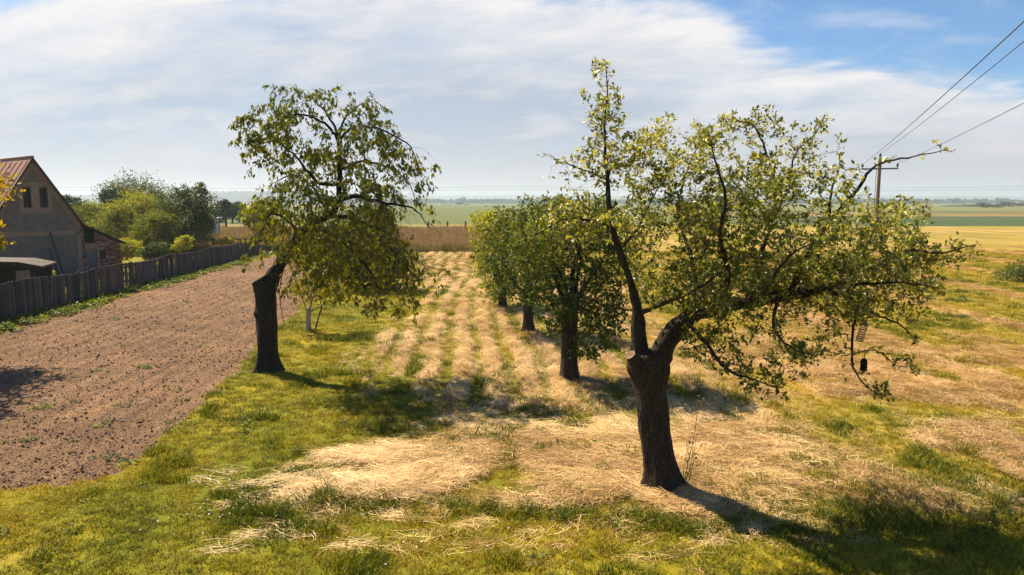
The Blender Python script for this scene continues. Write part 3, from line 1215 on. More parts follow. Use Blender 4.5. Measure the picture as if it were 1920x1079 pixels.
def trunk_mesh(P, R, sides, seed, amp=0.16, flare=0.35, knots=(), origin=(0, 0, 0), cap=True):
    """gnarled trunk: rings every few cm, ridges and knots, root flare"""
    sk = Skeleton()
    sk.limb_line(P, R, 0.05, 0)
    o = Vector(origin)
    pts = [p - o for p in sk.p]
    rr = list(sk.rmin)
    V, F = tube_np(pts, rr, sides)
    V = np.array(V)
    n = len(pts)
    c = np.repeat(np.array([list(p) for p in pts]), sides, 0)
    ang = np.tile(np.arange(sides) * 2 * math.pi / sides, n)
    h = V[:, 2]
    k = 1 + amp * (fbm(np.cos(ang) * 2.2 + 9 + h * .5, np.sin(ang) * 2.2 + h * 1.1, 4, seed) - .5) * 2
    k += amp * .5 * (fbm(np.cos(ang) * 7 + 20, np.sin(ang) * 7 + h * 2.0, 3, seed + 9) - .5) * 2
    k *= 1 + flare * np.exp(-np.clip(h, 0, 9) / .20) * (1 + .6 * np.cos(ang * 5 + seed))
    V = c + (V - c) * k[:, None]
    for (kp, kr, kh) in knots:
        q = np.array(Vector(kp) - o)
        d = np.linalg.norm(V - q[None, :], axis=1)
        out = V - c
        out /= np.linalg.norm(out, axis=1, keepdims=True) + 1e-9
        V = V + out * (kh * np.exp(-(d / kr) ** 2))[:, None]
    V[:sides, 2] -= .12
    F = [tuple(f) for f in F]
    me = bpy.data.meshes.new('trunk')
    V = [tuple(v) for v in V]
    if cap:
        m_ = len(V)
        top = np.mean(np.array(V[-sides:]), 0)
        V.append(tuple(top))
        F += [(m_ - sides + i, m_ - sides + (i + 1) % sides, m_) for i in range(sides)]
    me.from_pydata(V, [], F)
    me.polygons.foreach_set('use_smooth', [True] * len(me.polygons))
    me.update()
    return me


def leaf_cloud(sk, rmax, per, spread, L, W, mode, tint_fn, origin, prob=1.0, weight=None, sig=.2):
    """rosettes of leaves on the thin outer nodes"""
    nodes = [i for i in range(len(sk.p)) if sk.r[i] <= rmax and random.random() < prob and (sk.limb[i] < 0 or sk.r[i] < rmax)]
    if weight is not None:
        nodes = [i for i in nodes if random.random() < weight(sk.p[i])]
    P, D = [], []
    for i in nodes:
        p = sk.p[i]
        q = sk.par[i]
        d = (p - sk.p[q]).normalized() if q >= 0 else Vector((0, 0, 1))
        k = np.random.poisson(per) if len(sk.ch[i]) else np.random.poisson(per * 1.7) + 1
        for j in range(k):
            P.append(p + Vector((random.gauss(0, spread), random.gauss(0, spread), random.gauss(0, spread * .8))))
            D.append(d)
    P = np.array(P)
    D = np.array(D)
    n = len(P)
    u = rand_unit(n)
    if mode == 'erect':
        DD = D * .55 + u * .75 + np.array([[0, 0, .28]])
        NN = rand_unit(n) * .9 + np.array([[0, 0, .9]])
    elif mode == 'hang':
        DD = D * .25 + u * .58 + np.array([[0, 0, -.68]])
        NN = rand_unit(n) + np.array([[0, 0, .35]])
    else:
        DD = D * .4 + u * .85 + np.array([[0, 0, -.15]])
        NN = rand_unit(n) * .9 + np.array([[0, 0, .7]])
    Ls = L * (.42 + .85 * RNG.random(n))
    Ws = Ls * W * (.8 + .4 * RNG.random(n))
    ti = np.clip(tint_fn(P) + sig * RNG.normal(size=n), 0, 1)
    return leaves_mesh('crown', P - np.array(origin)[None, :], DD, NN, Ls, Ws, ti), n


np.random.seed(5)


def pxl(pts, Y0):
    return [at(p[0], p[1], Y0 + (p[2] if len(p) > 2 else 0)) for p in pts]


# ---- the big pollarded pear tree, right foreground
YR = 10.25
s_ = sc_at(YR)
baseR = Vector((gp(1242, 915).x, YR, gz1(2.3, YR)))
pear = thing('pear_tree', baseR, 'old leaning pear tree with thick pollarded trunk and wide spreading crown, nearest on the right', 'tree',
             'orchard trees of the right row')
tp = [(1242, 926), (1240, 890), (1231, 840), (1224, 790), (1219, 740), (1215, 700), (1214, 672), (1213, 660)]
tr = [31, 29, 28.5, 28.5, 30, 35, 37, 33]
me = trunk_mesh(pxl(tp, YR), [r * s_ for r in tr], 40, 3.0, .19, .50,
                knots=[(at(1206, 832, YR - .3), .07, .04), (at(1186, 690, YR - .1), .13, .07), (at(1243, 690, YR), .14, .06), (at(1240, 860, YR - .25), .1, .03)],
                origin=baseR)
trunk = link('trunk', me, M['bark'], pear)


def stub(a, b, r0, r1, parent, origin, mat=None):
    """sawn-off branch stump with a pale cut face"""
    o = Vector(origin)
    a, b = Vector(a) - o, Vector(b) - o
    P = [a, a.lerp(b, .4), a.lerp(b, .8), b]
    V, F = tube_np(P, [r0, (r0 * .7 + r1 * .3), r1 * 1.05, r1], 12)
    V = np.array(V)
    nz = fbm(V[:, 0] * 14, V[:, 1] * 14 + V[:, 2] * 14, 2, 800.)
    c = np.repeat(np.array([list(p) for p in P]), 12, 0)
    V = c + (V - c) * (.85 + .35 * nz)[:, None]
    ob = link('sawn_stub', np_mesh('sawn_stub', V, np.array(F), True), mat or M['bark'], parent)
    rim = V[-12:]
    ctr = rim.mean(0)
    n = (b - a).normalized()
    disc = [tuple(ctr + (p - ctr) * .93 + np.array(n) * .004) for p in rim]
    bmv = MB()
    bmv.add(disc + [tuple(ctr + np.array(n) * -.008)], [(i, (i + 1) % 12, 12) for i in range(12)])
    cf = bmv.build('cut_face', M['cutwood'], ob)
    return ob


stub(at(1203, 690, YR - .1), at(1182, 666, YR - .22), .15, .085, pear, baseR)
stub(at(1222, 690, YR + .05), at(1221, 655, YR + .1), .12, .085, pear, baseR)

sk = Skeleton()
limbs = [
    ([(1198, 675), (1197, 630), (1195, 595), (1192, 570), (1183, 530, -.08), (1161, 470, -.15), (1144, 405, -.2), (1139, 335, -.2), (1134, 275, -.2), (1133, 222, -.2), (1139, 175, -.2), (1135, 122, -.2)],
     [21, 15, 12.5, 9, 7, 6.3, 5.4, 3.8, 2.6, 1.7, 1.1, .6]),
    ([(1226, 700), (1248, 645), (1272, 612), (1300, 590), (1345, 577), (1400, 567), (1460, 555), (1520, 546), (1560, 542), (1600, 520, .1), (1640, 500, .1), (1700, 470, .1), (1760, 475, .1), (1829, 459, .1)],
     [24, 21, 18, 16, 14.5, 13, 12, 10, 7.5, 5, 3.5, 2.5, 1.8, .7]),
    ([(1195, 588), (1220, 580, -.15), (1262, 562, -.4), (1300, 545, -.7), (1340, 520, -1.0), (1370, 480, -1.2)], [7, 6, 5, 4, 2.5, 1]),
    ([(1143, 340), (1110, 325, -.3), (1075, 312, -.45), (1028, 290, -.5)], [3.2, 2.4, 1.6, .6]),
    ([(1142, 425), (1105, 414, -.3), (1070, 411, -.6), (1030, 425, -.8), (990, 455, -.9)], [4.6, 3.6, 2.8, 1.8, .8]),
    ([(1143, 318), (1180, 308, .2), (1212, 288, .3), (1240, 240, .35)], [3, 2.4, 1.8, .7]),
    ([(1160, 470), (1195, 430, .4), (1220, 380, .6), (1250, 330, .7)], [4, 3, 2, .8]),
    ([(1310, 590), (1305, 530, .5), (1290, 460, .9), (1270, 400, 1.2), (1285, 330, 1.3), (1310, 270, 1.3)], [9, 7, 5.5, 4, 2.4, .8]),
    ([(1345, 578), (1365, 520, -.4), (1350, 440, -.8), (1360, 370, -1.0), (1340, 300, -1.0), (1330, 255, -1.0)], [9, 7, 5, 3.8, 2, .8]),
    ([(1400, 567), (1420, 500, .5), (1445, 420, .8), (1455, 360, .9), (1437, 290, .9), (1410, 235, .9), (1350, 222, .8)], [8, 6.5, 5, 4, 2.8, 1.6, .7]),
    ([(1445, 420, .8), (1480, 350, .9), (1490, 290, .9), (1530, 250, .8), (1546, 215, .8)], [4.5, 3.2, 2.2, 1.5, .7]),
    ([(1480, 553), (1517, 475, -.3), (1554, 417, -.5), (1602, 364, -.6), (1633, 317, -.7), (1676, 301, -.7), (1730, 292, -.7), (1775, 282, -.7)], [8, 6.5, 5.5, 4.2, 3, 2.2, 1.5, .6]),
    ([(1554, 417, -.5), (1560, 360, -.3), (1575, 310, -.2), (1570, 285, -.2)], [3.5, 2.6, 1.6, .7]),
    ([(1590, 525), (1625, 460, .5), (1650, 410, .7), (1690, 385, .8)], [4, 3, 2, .7]),
    ([(1540, 545), (1575, 552, -.3), (1600, 566, -.5), (1605, 590, -.6), (1599, 628, -.65), (1597, 676, -.65), (1612, 713, -.7), (1650, 742, -.75)], [6.5, 5.5, 4.8, 4, 3.2, 2.6, 2, .8]),
    ([(1600, 566, -.5), (1640, 590, -.6), (1690, 610, -.6), (1720, 650, -.6)], [4, 3, 2, .7]),
    ([(1597, 665, -.65), (1640, 658, -.8), (1680, 685, -.8), (1702, 688, -.8)], [1.8, 1.4, 1, .6]),
    ([(1285, 603), (1320, 640, -.5), (1360, 690, -.9), (1410, 712, -1.1), (1465, 728, -1.2)], [7, 5, 3.6, 2.4, .8]),
    ([(1460, 556), (1450, 610, -.8), (1480, 650, -1.2), (1530, 670, -1.4)], [5, 3.6, 2.2, .8]),
    ([(1500, 550), (1520, 520, .9), (1560, 500, 1.5), (1620, 500, 1.9)], [6, 4.5, 3, .8]),
    ([(1430, 560), (1440, 540, -.9), (1480, 480, -1.5), (1540, 450, -1.8)], [6, 4.5, 2.8, .8]),
    ([(1530, 546), (1600, 535, -.8), (1680, 530, -1.1), (1760, 540, -1.2)], [6, 4.2, 2.6, .8]),
    ([(1345, 578), (1330, 540, 1.0), (1350, 500, 1.7), (1400, 440, 2.0)], [7, 5, 3.2, .9]),
]
for i, (pts, rr) in enumerate(limbs):
    sk.limb_line(pxl(pts, YR), [max(r * s_ * (1 if i < 2 else .74), .004) for r in rr], .09, i, .006 if i else .003, parent=(-1 if i < 2 else None))
sk.par[0] = -1
ells = [
    (1135, 150, 26, 40, -.2, .3, .9), (1135, 225, 42, 45, -.2, .45, 1.2), (1140, 300, 58, 50, -.2, .6, 1.2), (1225, 290, 55, 60, .3, .6, .8),
    (1075, 312, 45, 20, -.45, .3, .9), (1085, 420, 85, 45, -.5, .7, .5), (1060, 360, 50, 35, -.4, .5, .35),
    (1240, 400, 85, 80, .6, .9, .8), (1300, 320, 60, 60, .6, .9, 1.), (1335, 280, 40, 35, -.5, .6, .9), (1340, 400, 90, 90, 0, 1.6, 1.),
    (1420, 300, 80, 75, .6, .9, 1.), (1380, 235, 40, 22, .8, .4, .8), (1440, 240, 60, 35, .8, .5, .9), (1535, 245, 22, 35, .8, .3, .7), (1480, 300, 60, 50, .7, .7, 1.),
    (1430, 420, 130, 110, .1, 1.9, 1.), (1560, 330, 60, 55, -.3, .7, .9), (1560, 440, 110, 100, -.2, 1.6, 1.), (1640, 325, 45, 40, -.6, .4, .8), (1715, 293, 62, 14, -.7, .2, 4.),
    (1670, 410, 55, 40, .5, .7, .8), (1640, 480, 90, 60, .4, 1.3, .9), (1740, 480, 70, 35, .2, .7, .8), (1690, 545, 85, 45, -.6, .9, .9), (1770, 535, 35, 25, -1., .4, .7),
    (1330, 520, 100, 70, -.3, 1.5, .8), (1490, 540, 120, 55, -.2, 1.8, .8), (1600, 570, 90, 45, -.3, 1.0, .8),
    (1330, 640, 55, 50, -.6, .6, .9), (1400, 660, 85, 55, -.9, .7, .8), (1480, 670, 65, 40, -1.2, .6, .7), (1440, 715, 40, 18, -1.1, .3, .8), (1530, 640, 50, 35, -1.2, .5, .6),
    (1680, 620, 50, 45, -.6, .5, .9), (1705, 680, 28, 22, -.7, .3, 1.4), (1650, 670, 50, 25, -.7, .3, 1.), (1640, 735, 28, 16, -.7, .2, 3.), (1200, 500, 40, 60, .2, .5, .35), (1250, 540, 50, 45, -.2, .7, .6), (1340, 600, 70, 36, -1.0, .5, .8), (1420, 590, 80, 40, -1.2, .6, .6),
]
ells = [e[:4] + (e[4] + (.25 if e[0] > 1260 else 0),) + e[5:] for e in ells]
A = ell_points(ells, 7200, YR)
gapn = fbm(A[:, 0] * 1.25 + A[:, 1] * .8 + 40, A[:, 2] * 1.25 + A[:, 1] * .5 + 40, 2, 1200.)
A = A[(gapn > .468) | (A[:, 0] < 2.2) | (A[:, 2] < 2.0)]
sk.colonize(A, .08, .75, .10, 60, Vector((0, 0, .05)), .30)
sk.radii(.0028, 2.6)
add_spurs(sk, .034, .34, .06, 2, 4)
sk.radii(.0026, 2.6)
build_branches(sk, pear, M['bark'], M['twig'], baseR)


def tint_pear(P):
    return .47 + .6 * (fbm(P[:, 0] * 1.3 + P[:, 1], P[:, 2] * 1.3 + P[:, 1] * .7, 3, 900.) - .5) + .05 * (P[:, 2] - 3)


me, n = leaf_cloud(sk, .0115, 5.4, .036, .076, .52, 'erect', tint_pear, baseR, prob=.56, sig=.27)  # wide tint spread scatters the painted highlights over the crown
link('crown', me, M['leaf_pear'], pear)
print('pear nodes', len(sk.p), 'leaves', n)

# sucker shoots at the foot of the pear trunk
sh = thing('sucker_shoot', baseR + Vector((.32, .05, 0)), 'thin leafy sucker shoots growing at the foot of the nearest trunk', 'shoot')
s2 = Skeleton()
s2.limb_line([baseR + Vector((.31, .02, 0)), baseR + Vector((.36, .0, .35)), baseR + Vector((.42, -.05, .75)), baseR + Vector((.5, 0, 1.35))], [.008, .006, .005, .003], .06, -1)
for k in range(5):
    b = baseR + Vector((.28 + .03 * k, random.gauss(0, .06), 0))
    s2.limb_line([b, b + Vector((random.gauss(.04, .05), random.gauss(0, .05), .3)), b + Vector((random.gauss(.08, .08), random.gauss(0, .1), .45 + .3 * random.random()))], [.006, .004, .003], .06, -1, parent=-1)
s2.radii(.003, 2.5)
build_branches(s2, sh, M['twig'], M['twig'], baseR + Vector((.32, .05, 0)), 'stem')
me, n = leaf_cloud(s2, .02, 1.1, .03, .05, .5, 'erect', lambda P: np.full(len(P), .35), baseR + Vector((.32, .05, 0)))
link('crown', me, M['leaf_pear'], sh)

# ---- the leaning cherry, left
YL = 17.9
s_ = sc_at(YL)
baseL = Vector((gp(503, 694).x, YL, gz1(-6.1, YL)))
cherry = thing('cherry_tree', baseL, 'weeping cherry with cut-off dark trunk beside the tilled plot', 'tree')
tp = [(505, 702), (503, 670), (500, 630), (499, 590), (498, 560), (495, 535), (493, 519), (492, 511)]
tr = [19.5, 18.5, 18, 19, 19.5, 19.5, 18.5, 17]
me = trunk_mesh(pxl(tp, YL), [r * s_ for r in tr], 36, 13.0, .17, .45,
                knots=[(at(481, 590, YL - .2), .12, .09), (at(512, 585, YL - .15), .12, .04), (at(480, 525, YL - .1), .1, .05)], origin=baseL)
# slanting saw cut
for v in me.vertices:
    lim = 2.44 - .62 * ((-v.co.x) + .05)
    if v.co.z > lim:
        v.co.z = lim + (v.co.z - lim) * .15
link('trunk', me, M['bark_cherry'], cherry)
sk = Skeleton()
limbs = [
    ([(500, 575), (508, 530), (525, 495), (540, 468), (560, 440), (590, 418), (618, 405), (632, 385), (636, 350), (637, 310), (636, 275), (628, 250)],
     [17, 16, 13.5, 11.5, 9.5, 7.8, 6.6, 6, 5.5, 5, 4, 3]),
    ([(632, 255), (600, 225, -.3), (560, 215, -.6), (525, 222, -.8), (500, 245, -1.)], [3, 2.4, 1.8, 1.2, .7]),
    ([(634, 250), (615, 215, .2), (590, 190, .3), (560, 165, .4)], [2.8, 2, 1.4, .7]),
    ([(636, 262), (660, 240, -.2), (700, 240, -.5), (745, 258, -.7), (775, 285, -.8), (785, 330, -.8)], [3, 2.6, 2.1, 1.6, 1., .6]),
    ([(636, 255), (650, 215, .3), (680, 195, .5), (705, 185, .6)], [2.6, 1.8, 1.2, .7]),
    ([(637, 320), (670, 305, .4), (715, 310, .8), (760, 335, 1.0), (780, 380, 1.)], [3.2, 2.6, 2, 1.3, .6]),
    ([(637, 345), (600, 345, -.3), (580, 325, -.5), (550, 290, -.8), (515, 265, -1.), (480, 275, -1.1)], [4, 3.3, 3, 2.2, 1.4, .7]),
    ([(620, 404), (600, 375, .4), (585, 350, .7), (550, 330, 1.), (510, 345, 1.2)], [4, 3.2, 2.6, 1.8, .7]),
    ([(634, 378), (665, 368, -.4), (705, 378, -.8), (745, 385, -1.), (780, 395, -1.1), (805, 430, -1.1)], [5, 4.4, 3.4, 2.3, 1.4, .6]),
    ([(618, 405), (660, 410, .3), (710, 430, .6), (750, 460, .8), (780, 490, .9), (840, 510, .9)], [5, 4, 3, 2.2, 1.5, .6]),
    ([(590, 418), (620, 440, -.6), (660, 470, -1.), (700, 520, -1.2), (715, 570, -1.2)], [4, 3.2, 2.4, 1.5, .6]),
    ([(560, 440), (545, 420, -.4), (515, 400, -.8), (495, 420, -1.), (500, 470, -1.1)], [4, 3, 2.2, 1.4, .6]),
    ([(540, 468), (570, 470, .5), (600, 500, .9), (620, 545, 1.)], [3.5, 2.6, 1.6, .6]),
    ([(700, 435, .6), (735, 470, .2), (760, 520, 0), (775, 575, 0), (778, 600, 0)], [2.2, 1.8, 1.3, .9, .5]),
]
for i, (pts, rr) in enumerate(limbs):
    sk.limb_line(pxl(pts, YL), [max(r * s_ * .88, .005) for r in rr], .13, i, .012 if i else .004, parent=(-1 if i == 0 else None))
ells = [
    (560, 190, 60, 38, .2, .6, 1.), (620, 190, 55, 40, .2, .8, .9), (690, 200, 35, 30, .5, .5, 1.), (500, 245, 46, 60, -.9, .7, 1.6), (560, 250, 60, 50, -.3, 1., .8),
    (680, 270, 80, 55, 0, 1.2, .8), (760, 300, 34, 42, -.5, .6, 1.3), (500, 300, 35, 30, -.9, .5, .7), (590, 320, 80, 55, .2, 1.1, 1.), (520, 390, 48, 60, -.2, .9, 1.5),
    (520, 455, 40, 45, -.8, .6, 1.3), (600, 430, 70, 50, .2, 1.1, 1.), (690, 350, 80, 60, .2, 1.2, .55), (620, 490, 75, 50, .1, 1., 1.0), (700, 470, 70, 55, 0, 1., .9),
    (690, 550, 45, 45, -.9, .5, .8), (770, 500, 50, 38, .5, .5, 1.1), (735, 545, 40, 45, 0, .5, .9), (590, 380, 90, 40, 0, 1.2, .6), (560, 420, 55, 40, -.8, .5, 1.6), (610, 385, 60, 35, -.8, .5, 1.6), (560, 370, 60, 35, -.5, .6, 1.2), (680, 400, 60, 30, -.8, .5, 1.), (640, 450, 60, 40, -1., .5, .9), (530, 440, 35, 35, -.7, .4, 1.), (640, 520, 60, 45, -.6, .6, .9),
]
ells = [e[:4] + (e[4] - .35,) + e[5:] for e in ells]
A = ell_points(ells, 3000, YL)
sk.colonize(A, .13, 1.1, .18, 50, Vector((0, 0, -.06)), .28)
# hanging twigs
base_n = len(sk.p)
sk.radii(.004, 2.5)
cand = [i for i in range(base_n) if sk.r[i] < .016]
bare_c = at(775, 420, YL)
bare = [i for i in cand if sk.p[i].x > at(715, 400, YL).x]
bareset = set()
bare = [i for i in bare if 2.6 < sk.p[i].z < 5.2]
pick = random.sample(cand, min(420, len(cand)))
for ii, i in enumerate(pick + random.sample(bare, min(200, len(bare)))):
    isb = ii >= len(pick)
    p = sk.p[i].copy()
    d = (p - at(636, 330, YL))
    d = Vector((d.x, d.y, 0)).normalized() * .6 + Vector((random.gauss(0, .35), random.gauss(0, .35), random.uniform(-.2, .5)))
    par = i
    right = isb
    for k in range(random.randint(3, 8) if not right else random.randint(5, 15)):
        d = (d + Vector((random.gauss(0, .12), random.gauss(0, .12), -.30))).normalized()
        p = p + d * .10
        if p.z < 1.3:
            break
        par = sk.add(p, par)
        if isb:
            bareset.add((round(p.x, 4), round(p.y, 4), round(p.z, 4)))
sk.radii(.0042, 2.5)
build_branches(sk, cherry, M['bark_cherry'], M['twig'], baseL)


def tint_cherry(P):
    return .40 + .5 * (fbm(P[:, 0] * .9, P[:, 2] * .9 + P[:, 1] * .6, 3, 920.) - .5) + .10 * np.clip(3.6 - P[:, 2], -1, 1.5)


def cherry_w(p):
    if (round(p.x, 4), round(p.y, 4), round(p.z, 4)) in bareset:
        return .04
    q = (p.x - at(735, 400, YL).x) / .8
    f = 1.0
    if q > 0 and 2.9 < p.z < 5.0:
        f = max(.06, 1 - 2.2 * q)
    lp = (p.x - at(527, 490, YL).x) / .32
    if abs(lp) < 1 and abs(p.z - at(527, 490, YL).z) < .42 and p.y < YL + .3:
        f *= .12
    return f * .56 * (.62 + .38 * float(fbm(np.array([p.x * .9 + p.y * .5]), np.array([p.z * .9 + p.y * .4]), 2, 940.)[0] > .42))


me, n = leaf_cloud(sk, .013, 5.6, .055, .135, .5, 'hang', tint_cherry, baseL, weight=cherry_w)
link('crown', me, M['leaf_cherry'], cherry)
print('cherry nodes', len(sk.p), 'leaves', n)
# the dangling broken twig under the limb
mb = MB()
mb.tube([p - baseL for p in pxl([(536, 490), (528, 520), (524, 545), (526, 570), (531, 600), (533, 612)], YL - .1)], [.016, .014, .012, .01, .008, .005], 5)
mb.build('hanging_twig', M['twig'], cherry, True)


# ---- generic orchard tree
def orchard_tree(name, px, py, ells, trunk_top, trunk_w, nattr, step, leafL, per, label, mat, group=None, seed=1, nlimb=7, bark='bark',
                 top_px=None, tint0=.42, mode='mixed', kill=None, infl=1.2):
    g0 = gp(px, py)
    Y0 = g0.y
    s = sc_at(Y0)
    base = Vector((g0.x, Y0, gz1(g0.x, Y0)))
    root = thing(name, base, label, 'tree', group)
    tx, ty = (top_px or (px, trunk_top))
    ty = trunk_top
    P = pxl([(px, py + 4), (px * .6 + tx * .4, py * .65 + ty * .35), (px * .3 + tx * .7, py * .3 + ty * .7), (tx, ty)], Y0)
    R = [trunk_w * s * .52, trunk_w * s * .47, trunk_w * s * .46, trunk_w * s * .5]
    link('trunk', trunk_mesh(P, R, 18, seed * 3.3, .14, .3, origin=base), M[bark], root)
    sk = Skeleton()
    cts = sorted(ells, key=lambda e: -e[2] * e[3] * e[6])[:nlimb]
    for i, e in enumerate(cts):
        c = at(e[0], e[1], Y0 + e[4])
        a = P[3] + Vector((0, 0, -.15))
        mid = a.lerp(c, .5) + Vector((random.gauss(0, .15), random.gauss(0, .15), .1 + .1 * random.random()))
        sk.limb_line([a, mid, c], [trunk_w * s * .22, trunk_w * s * .12, .01], step * 1.1, i, .02, parent=-1)
    A = ell_points(ells, int(nattr * 1.7), Y0)
    sk.colonize(A, step, infl, kill or step * 1.5, 40, Vector((0, 0, .03)), .3)
    sk.radii(.0045, 2.5)
    build_branches(sk, root, M[bark], M['twig'], base, sides=6)

    def tf(Q):
        return tint0 + .6 * (fbm(Q[:, 0] * .8 + Q[:, 1] * .5, Q[:, 2] * .8, 3, 950. + seed) - .5) + .07 * (Q[:, 2] - 2.5)
    me, n = leaf_cloud(sk, .018, per * 2.7, step * .6, leafL * 1.1, .5, mode, tf, base)
    link('crown', me, M[mat], root)
    print(name, len(sk.p), n)
    return root


orchard_tree('apple_tree', 1068, 713,
             [(1075, 430, 80, 60, 0, 1.1, 1.), (1140, 480, 60, 90, .2, 1.2, 1.), (1010, 470, 60, 70, -.2, 1., 1.), (1060, 540, 75, 70, 0, 1.2, 1.), (1130, 590, 60, 50, -.2, 1., 1.),
              (1100, 640, 45, 35, 0, .7, 1.), (1035, 600, 35, 35, 0, .6, .8), (1045, 400, 55, 35, .3, .8, 1.), (1120, 400, 50, 40, .4, .9, 1.)],
             585, 31, 1200, .13, .105, 3.6, 'full low-crowned dark apple tree just behind the nearest tree', 'leaf_dark', 'orchard trees of the right row', 2)
orchard_tree('apple_tree', 991, 624,
             [(985, 430, 65, 55, 0, 1.2, 1.), (940, 480, 50, 60, -.2, 1.1, 1.), (1010, 500, 60, 60, .1, 1.2, 1.), (975, 545, 50, 35, 0, 1., 1.), (945, 425, 40, 40, .3, 1., 1.),
              (1010, 395, 50, 30, 0, 1., 1.)],
             555, 20, 900, .17, .13, 3.3, 'apple tree with slim dark trunk, third along the right row', 'leaf_dark', 'orchard trees of the right row', 3, tint0=.5)
orchard_tree('apple_tree', 942, 577,
             [(920, 430, 38, 40, 0, 1.2, 1.), (925, 490, 42, 50, 0, 1.3, 1.), (900, 465, 20, 25, 0, .6, 1.), (930, 545, 30, 25, 0, .8, 1.), (960, 480, 40, 70, 0, 1.2, 1.), (915, 402, 22, 14, 0, .6, 1.)],
             540, 15, 700, .19, .15, 3.6, 'bright green apple tree farthest along the right row', 'leaf_fresh', 'orchard trees of the right row', 4, tint0=.42)
orchard_tree('plum_tree', 648, 541,
             [(660, 450, 60, 50, 0, 1.6, 1.), (700, 490, 55, 55, 0, 1.6, 1.), (640, 490, 45, 45, 0, 1.4, 1.), (690, 420, 50, 30, 0, 1.4, 1.), (720, 530, 35, 25, -.3, 1., 1.), (650, 525, 40, 18, 0, .9, .7)],
             505, 15, 1300, .22, .20, 4.6, 'dense dark plum tree standing behind the weeping cherry', 'leaf_dark', None, 5, tint0=.22)

# young limewashed tree with its stake
g0 = gp(578, 622)
young = orchard_tree('young_tree', 578, 622,
                     [(590, 530, 55, 22, -.2, .7, 1.), (560, 545, 38, 22, -.2, .6, 1.), (625, 545, 35, 25, 0, .6, 1.), (600, 560, 30, 18, -.1, .4, .8)],
                     578, 9, 260, .14, .13, 2.3, 'young tree with limewashed white stem on the lawn left', 'leaf_cherry', None, 6, 5, 'limewash', tint0=.62, mode='hang')
a, b = gp(589, 621), at(604, 575, g0.y - .1)
st = MB().tube([Vector((0, 0, -.1)), (b - a) * .5, b - a], [.025, .025, .022], 7).build('support_stake', M['bark'], None, True, a)
tag(st, 'dark slanting wooden stake beside the limewashed young tree', 'stake')

# amber-leaved tree whose boughs come in from the left edge
def leafball_tree(name, base, trunk_h, trunk_r, blobs, nleaf, leafL, W, label, mat, seed, group=None, bark='bark', tint0=.45, trunk=True, cat='tree', nbr=6):
    """tree from uneven leafy lobes: blobs (center offset, radii, weight)"""
    r = np.random.default_rng(seed)
    root = thing(name, base, label, cat, group)
    base = Vector(base)
    P, O = [], []
    tot = sum(b[2] for b in blobs)
    for c, rad, wt in blobs:
        k = int(nleaf * wt / tot)
        # leaves sit in small sprays over and inside the lobe
        ns = max(6, k // 14)
        u = r.normal(size=(ns, 3))
        u /= np.linalg.norm(u, axis=1, keepdims=True)
        rr_ = (.45 + .62 * r.random((ns, 1)) ** .6) * (1 + .25 * r.normal(size=(ns, 1)) * .6)
        ctr = np.array(c)[None, :] + u * rr_ * np.array(rad)[None, :]
        w_ = r.integers(0, ns, k)
        sp = .16 * np.mean(rad)
        P.append(ctr[w_] + r.normal(size=(k, 3)) * sp * np.array([[1, 1, .7]]))
        O.append(u[w_])
    P = np.concatenate(P)
    O = np.concatenate(O)
    n = len(P)
    keep = P[:, 2] > .1
    P, O = P[keep], O[keep]
    n = len(P)
    D = O * .5 + r.normal(size=(n, 3)) * .6 + np.array([[0, 0, -.1]])
    P, D, O = P, D, O
    N_ = O * .7 + r.normal(size=(n, 3)) * .6 + np.array([[0, 0, .5]])
    L = leafL * (.6 + .8 * r.random(n))
    ti = np.clip(tint0 + .7 * (fbm(P[:, 0] * .7 + P[:, 1] * .4 + seed, P[:, 2] * .7, 3, 970.) - .5) + .16 * r.normal(size=n), 0, 1)
    link('crown', leaves_mesh('crown', P, D, N_, L, L * W, ti), M[mat], root)
    if trunk:
        link('trunk', trunk_mesh([base + Vector((0, 0, -.1)), base + Vector((.02, 0, trunk_h * .5)), base + Vector((0, 0, trunk_h))],
                                 [trunk_r * 1.1, trunk_r, trunk_r * .9], 10, seed * 1.7, .14, .3, origin=base), M[bark], root)
        top = Vector((0, 0, trunk_h * .92))
        for b in sorted(blobs, key=lambda b: -b[2])[:nbr]:
            c = Vector(b[0])
            if (c - top).length < .2:
                continue
            mb = MB()
            mid = top.lerp(c, .5) + Vector((r.normal() * .1, r.normal() * .1, .1))
            mb.tube([top, mid, c, c + (c - mid) * .6], [trunk_r * .55, trunk_r * .36, trunk_r * .2, .008], 6)
            mb.build('branch', M[bark], root, True)
    return root


def blobs_px(lst, Y0, base):
    out = []
    for px, py, rx, ry, dy, ry_m, wt in lst:
        c = at(px, py, Y0 + dy)
        s = sc_at(Y0 + dy, c.z)
        out.append((tuple(c - Vector(base)), (rx * s, ry_m, ry * s), wt))
    return out


b = Vector((-15.9, 19.4, 0))
leafball_tree('amber_tree', b, 2.4, .13,
              [(tuple(Vector(c) - b), r_, w_) for c, r_, w_ in (((-15.35, 19.9, 4.75), (1.1, 1.1, .8), 1.3), ((-14.6, 19.3, 3.45), (.6, .7, .55), .7), ((-16.5, 19.5, 4.6), (1.4, 1.3, 1.2), 1.6),
                                                             ((-14.6, 17.8, 4.4), (1.0, 1.0, .7), 1.1), ((-13.5, 16.4, 4.0), (.6, .8, .5), .6), ((-16.2, 18.2, 3.4), (1.2, 1.2, .8), 1.0), ((-15.8, 19.7, 5.3), (.8, .8, .4), .5))],
              10000, .14, .5, 'amber-leaved tree reaching in at the left edge in front of the house', 'leaf_amber', 71, tint0=.36)

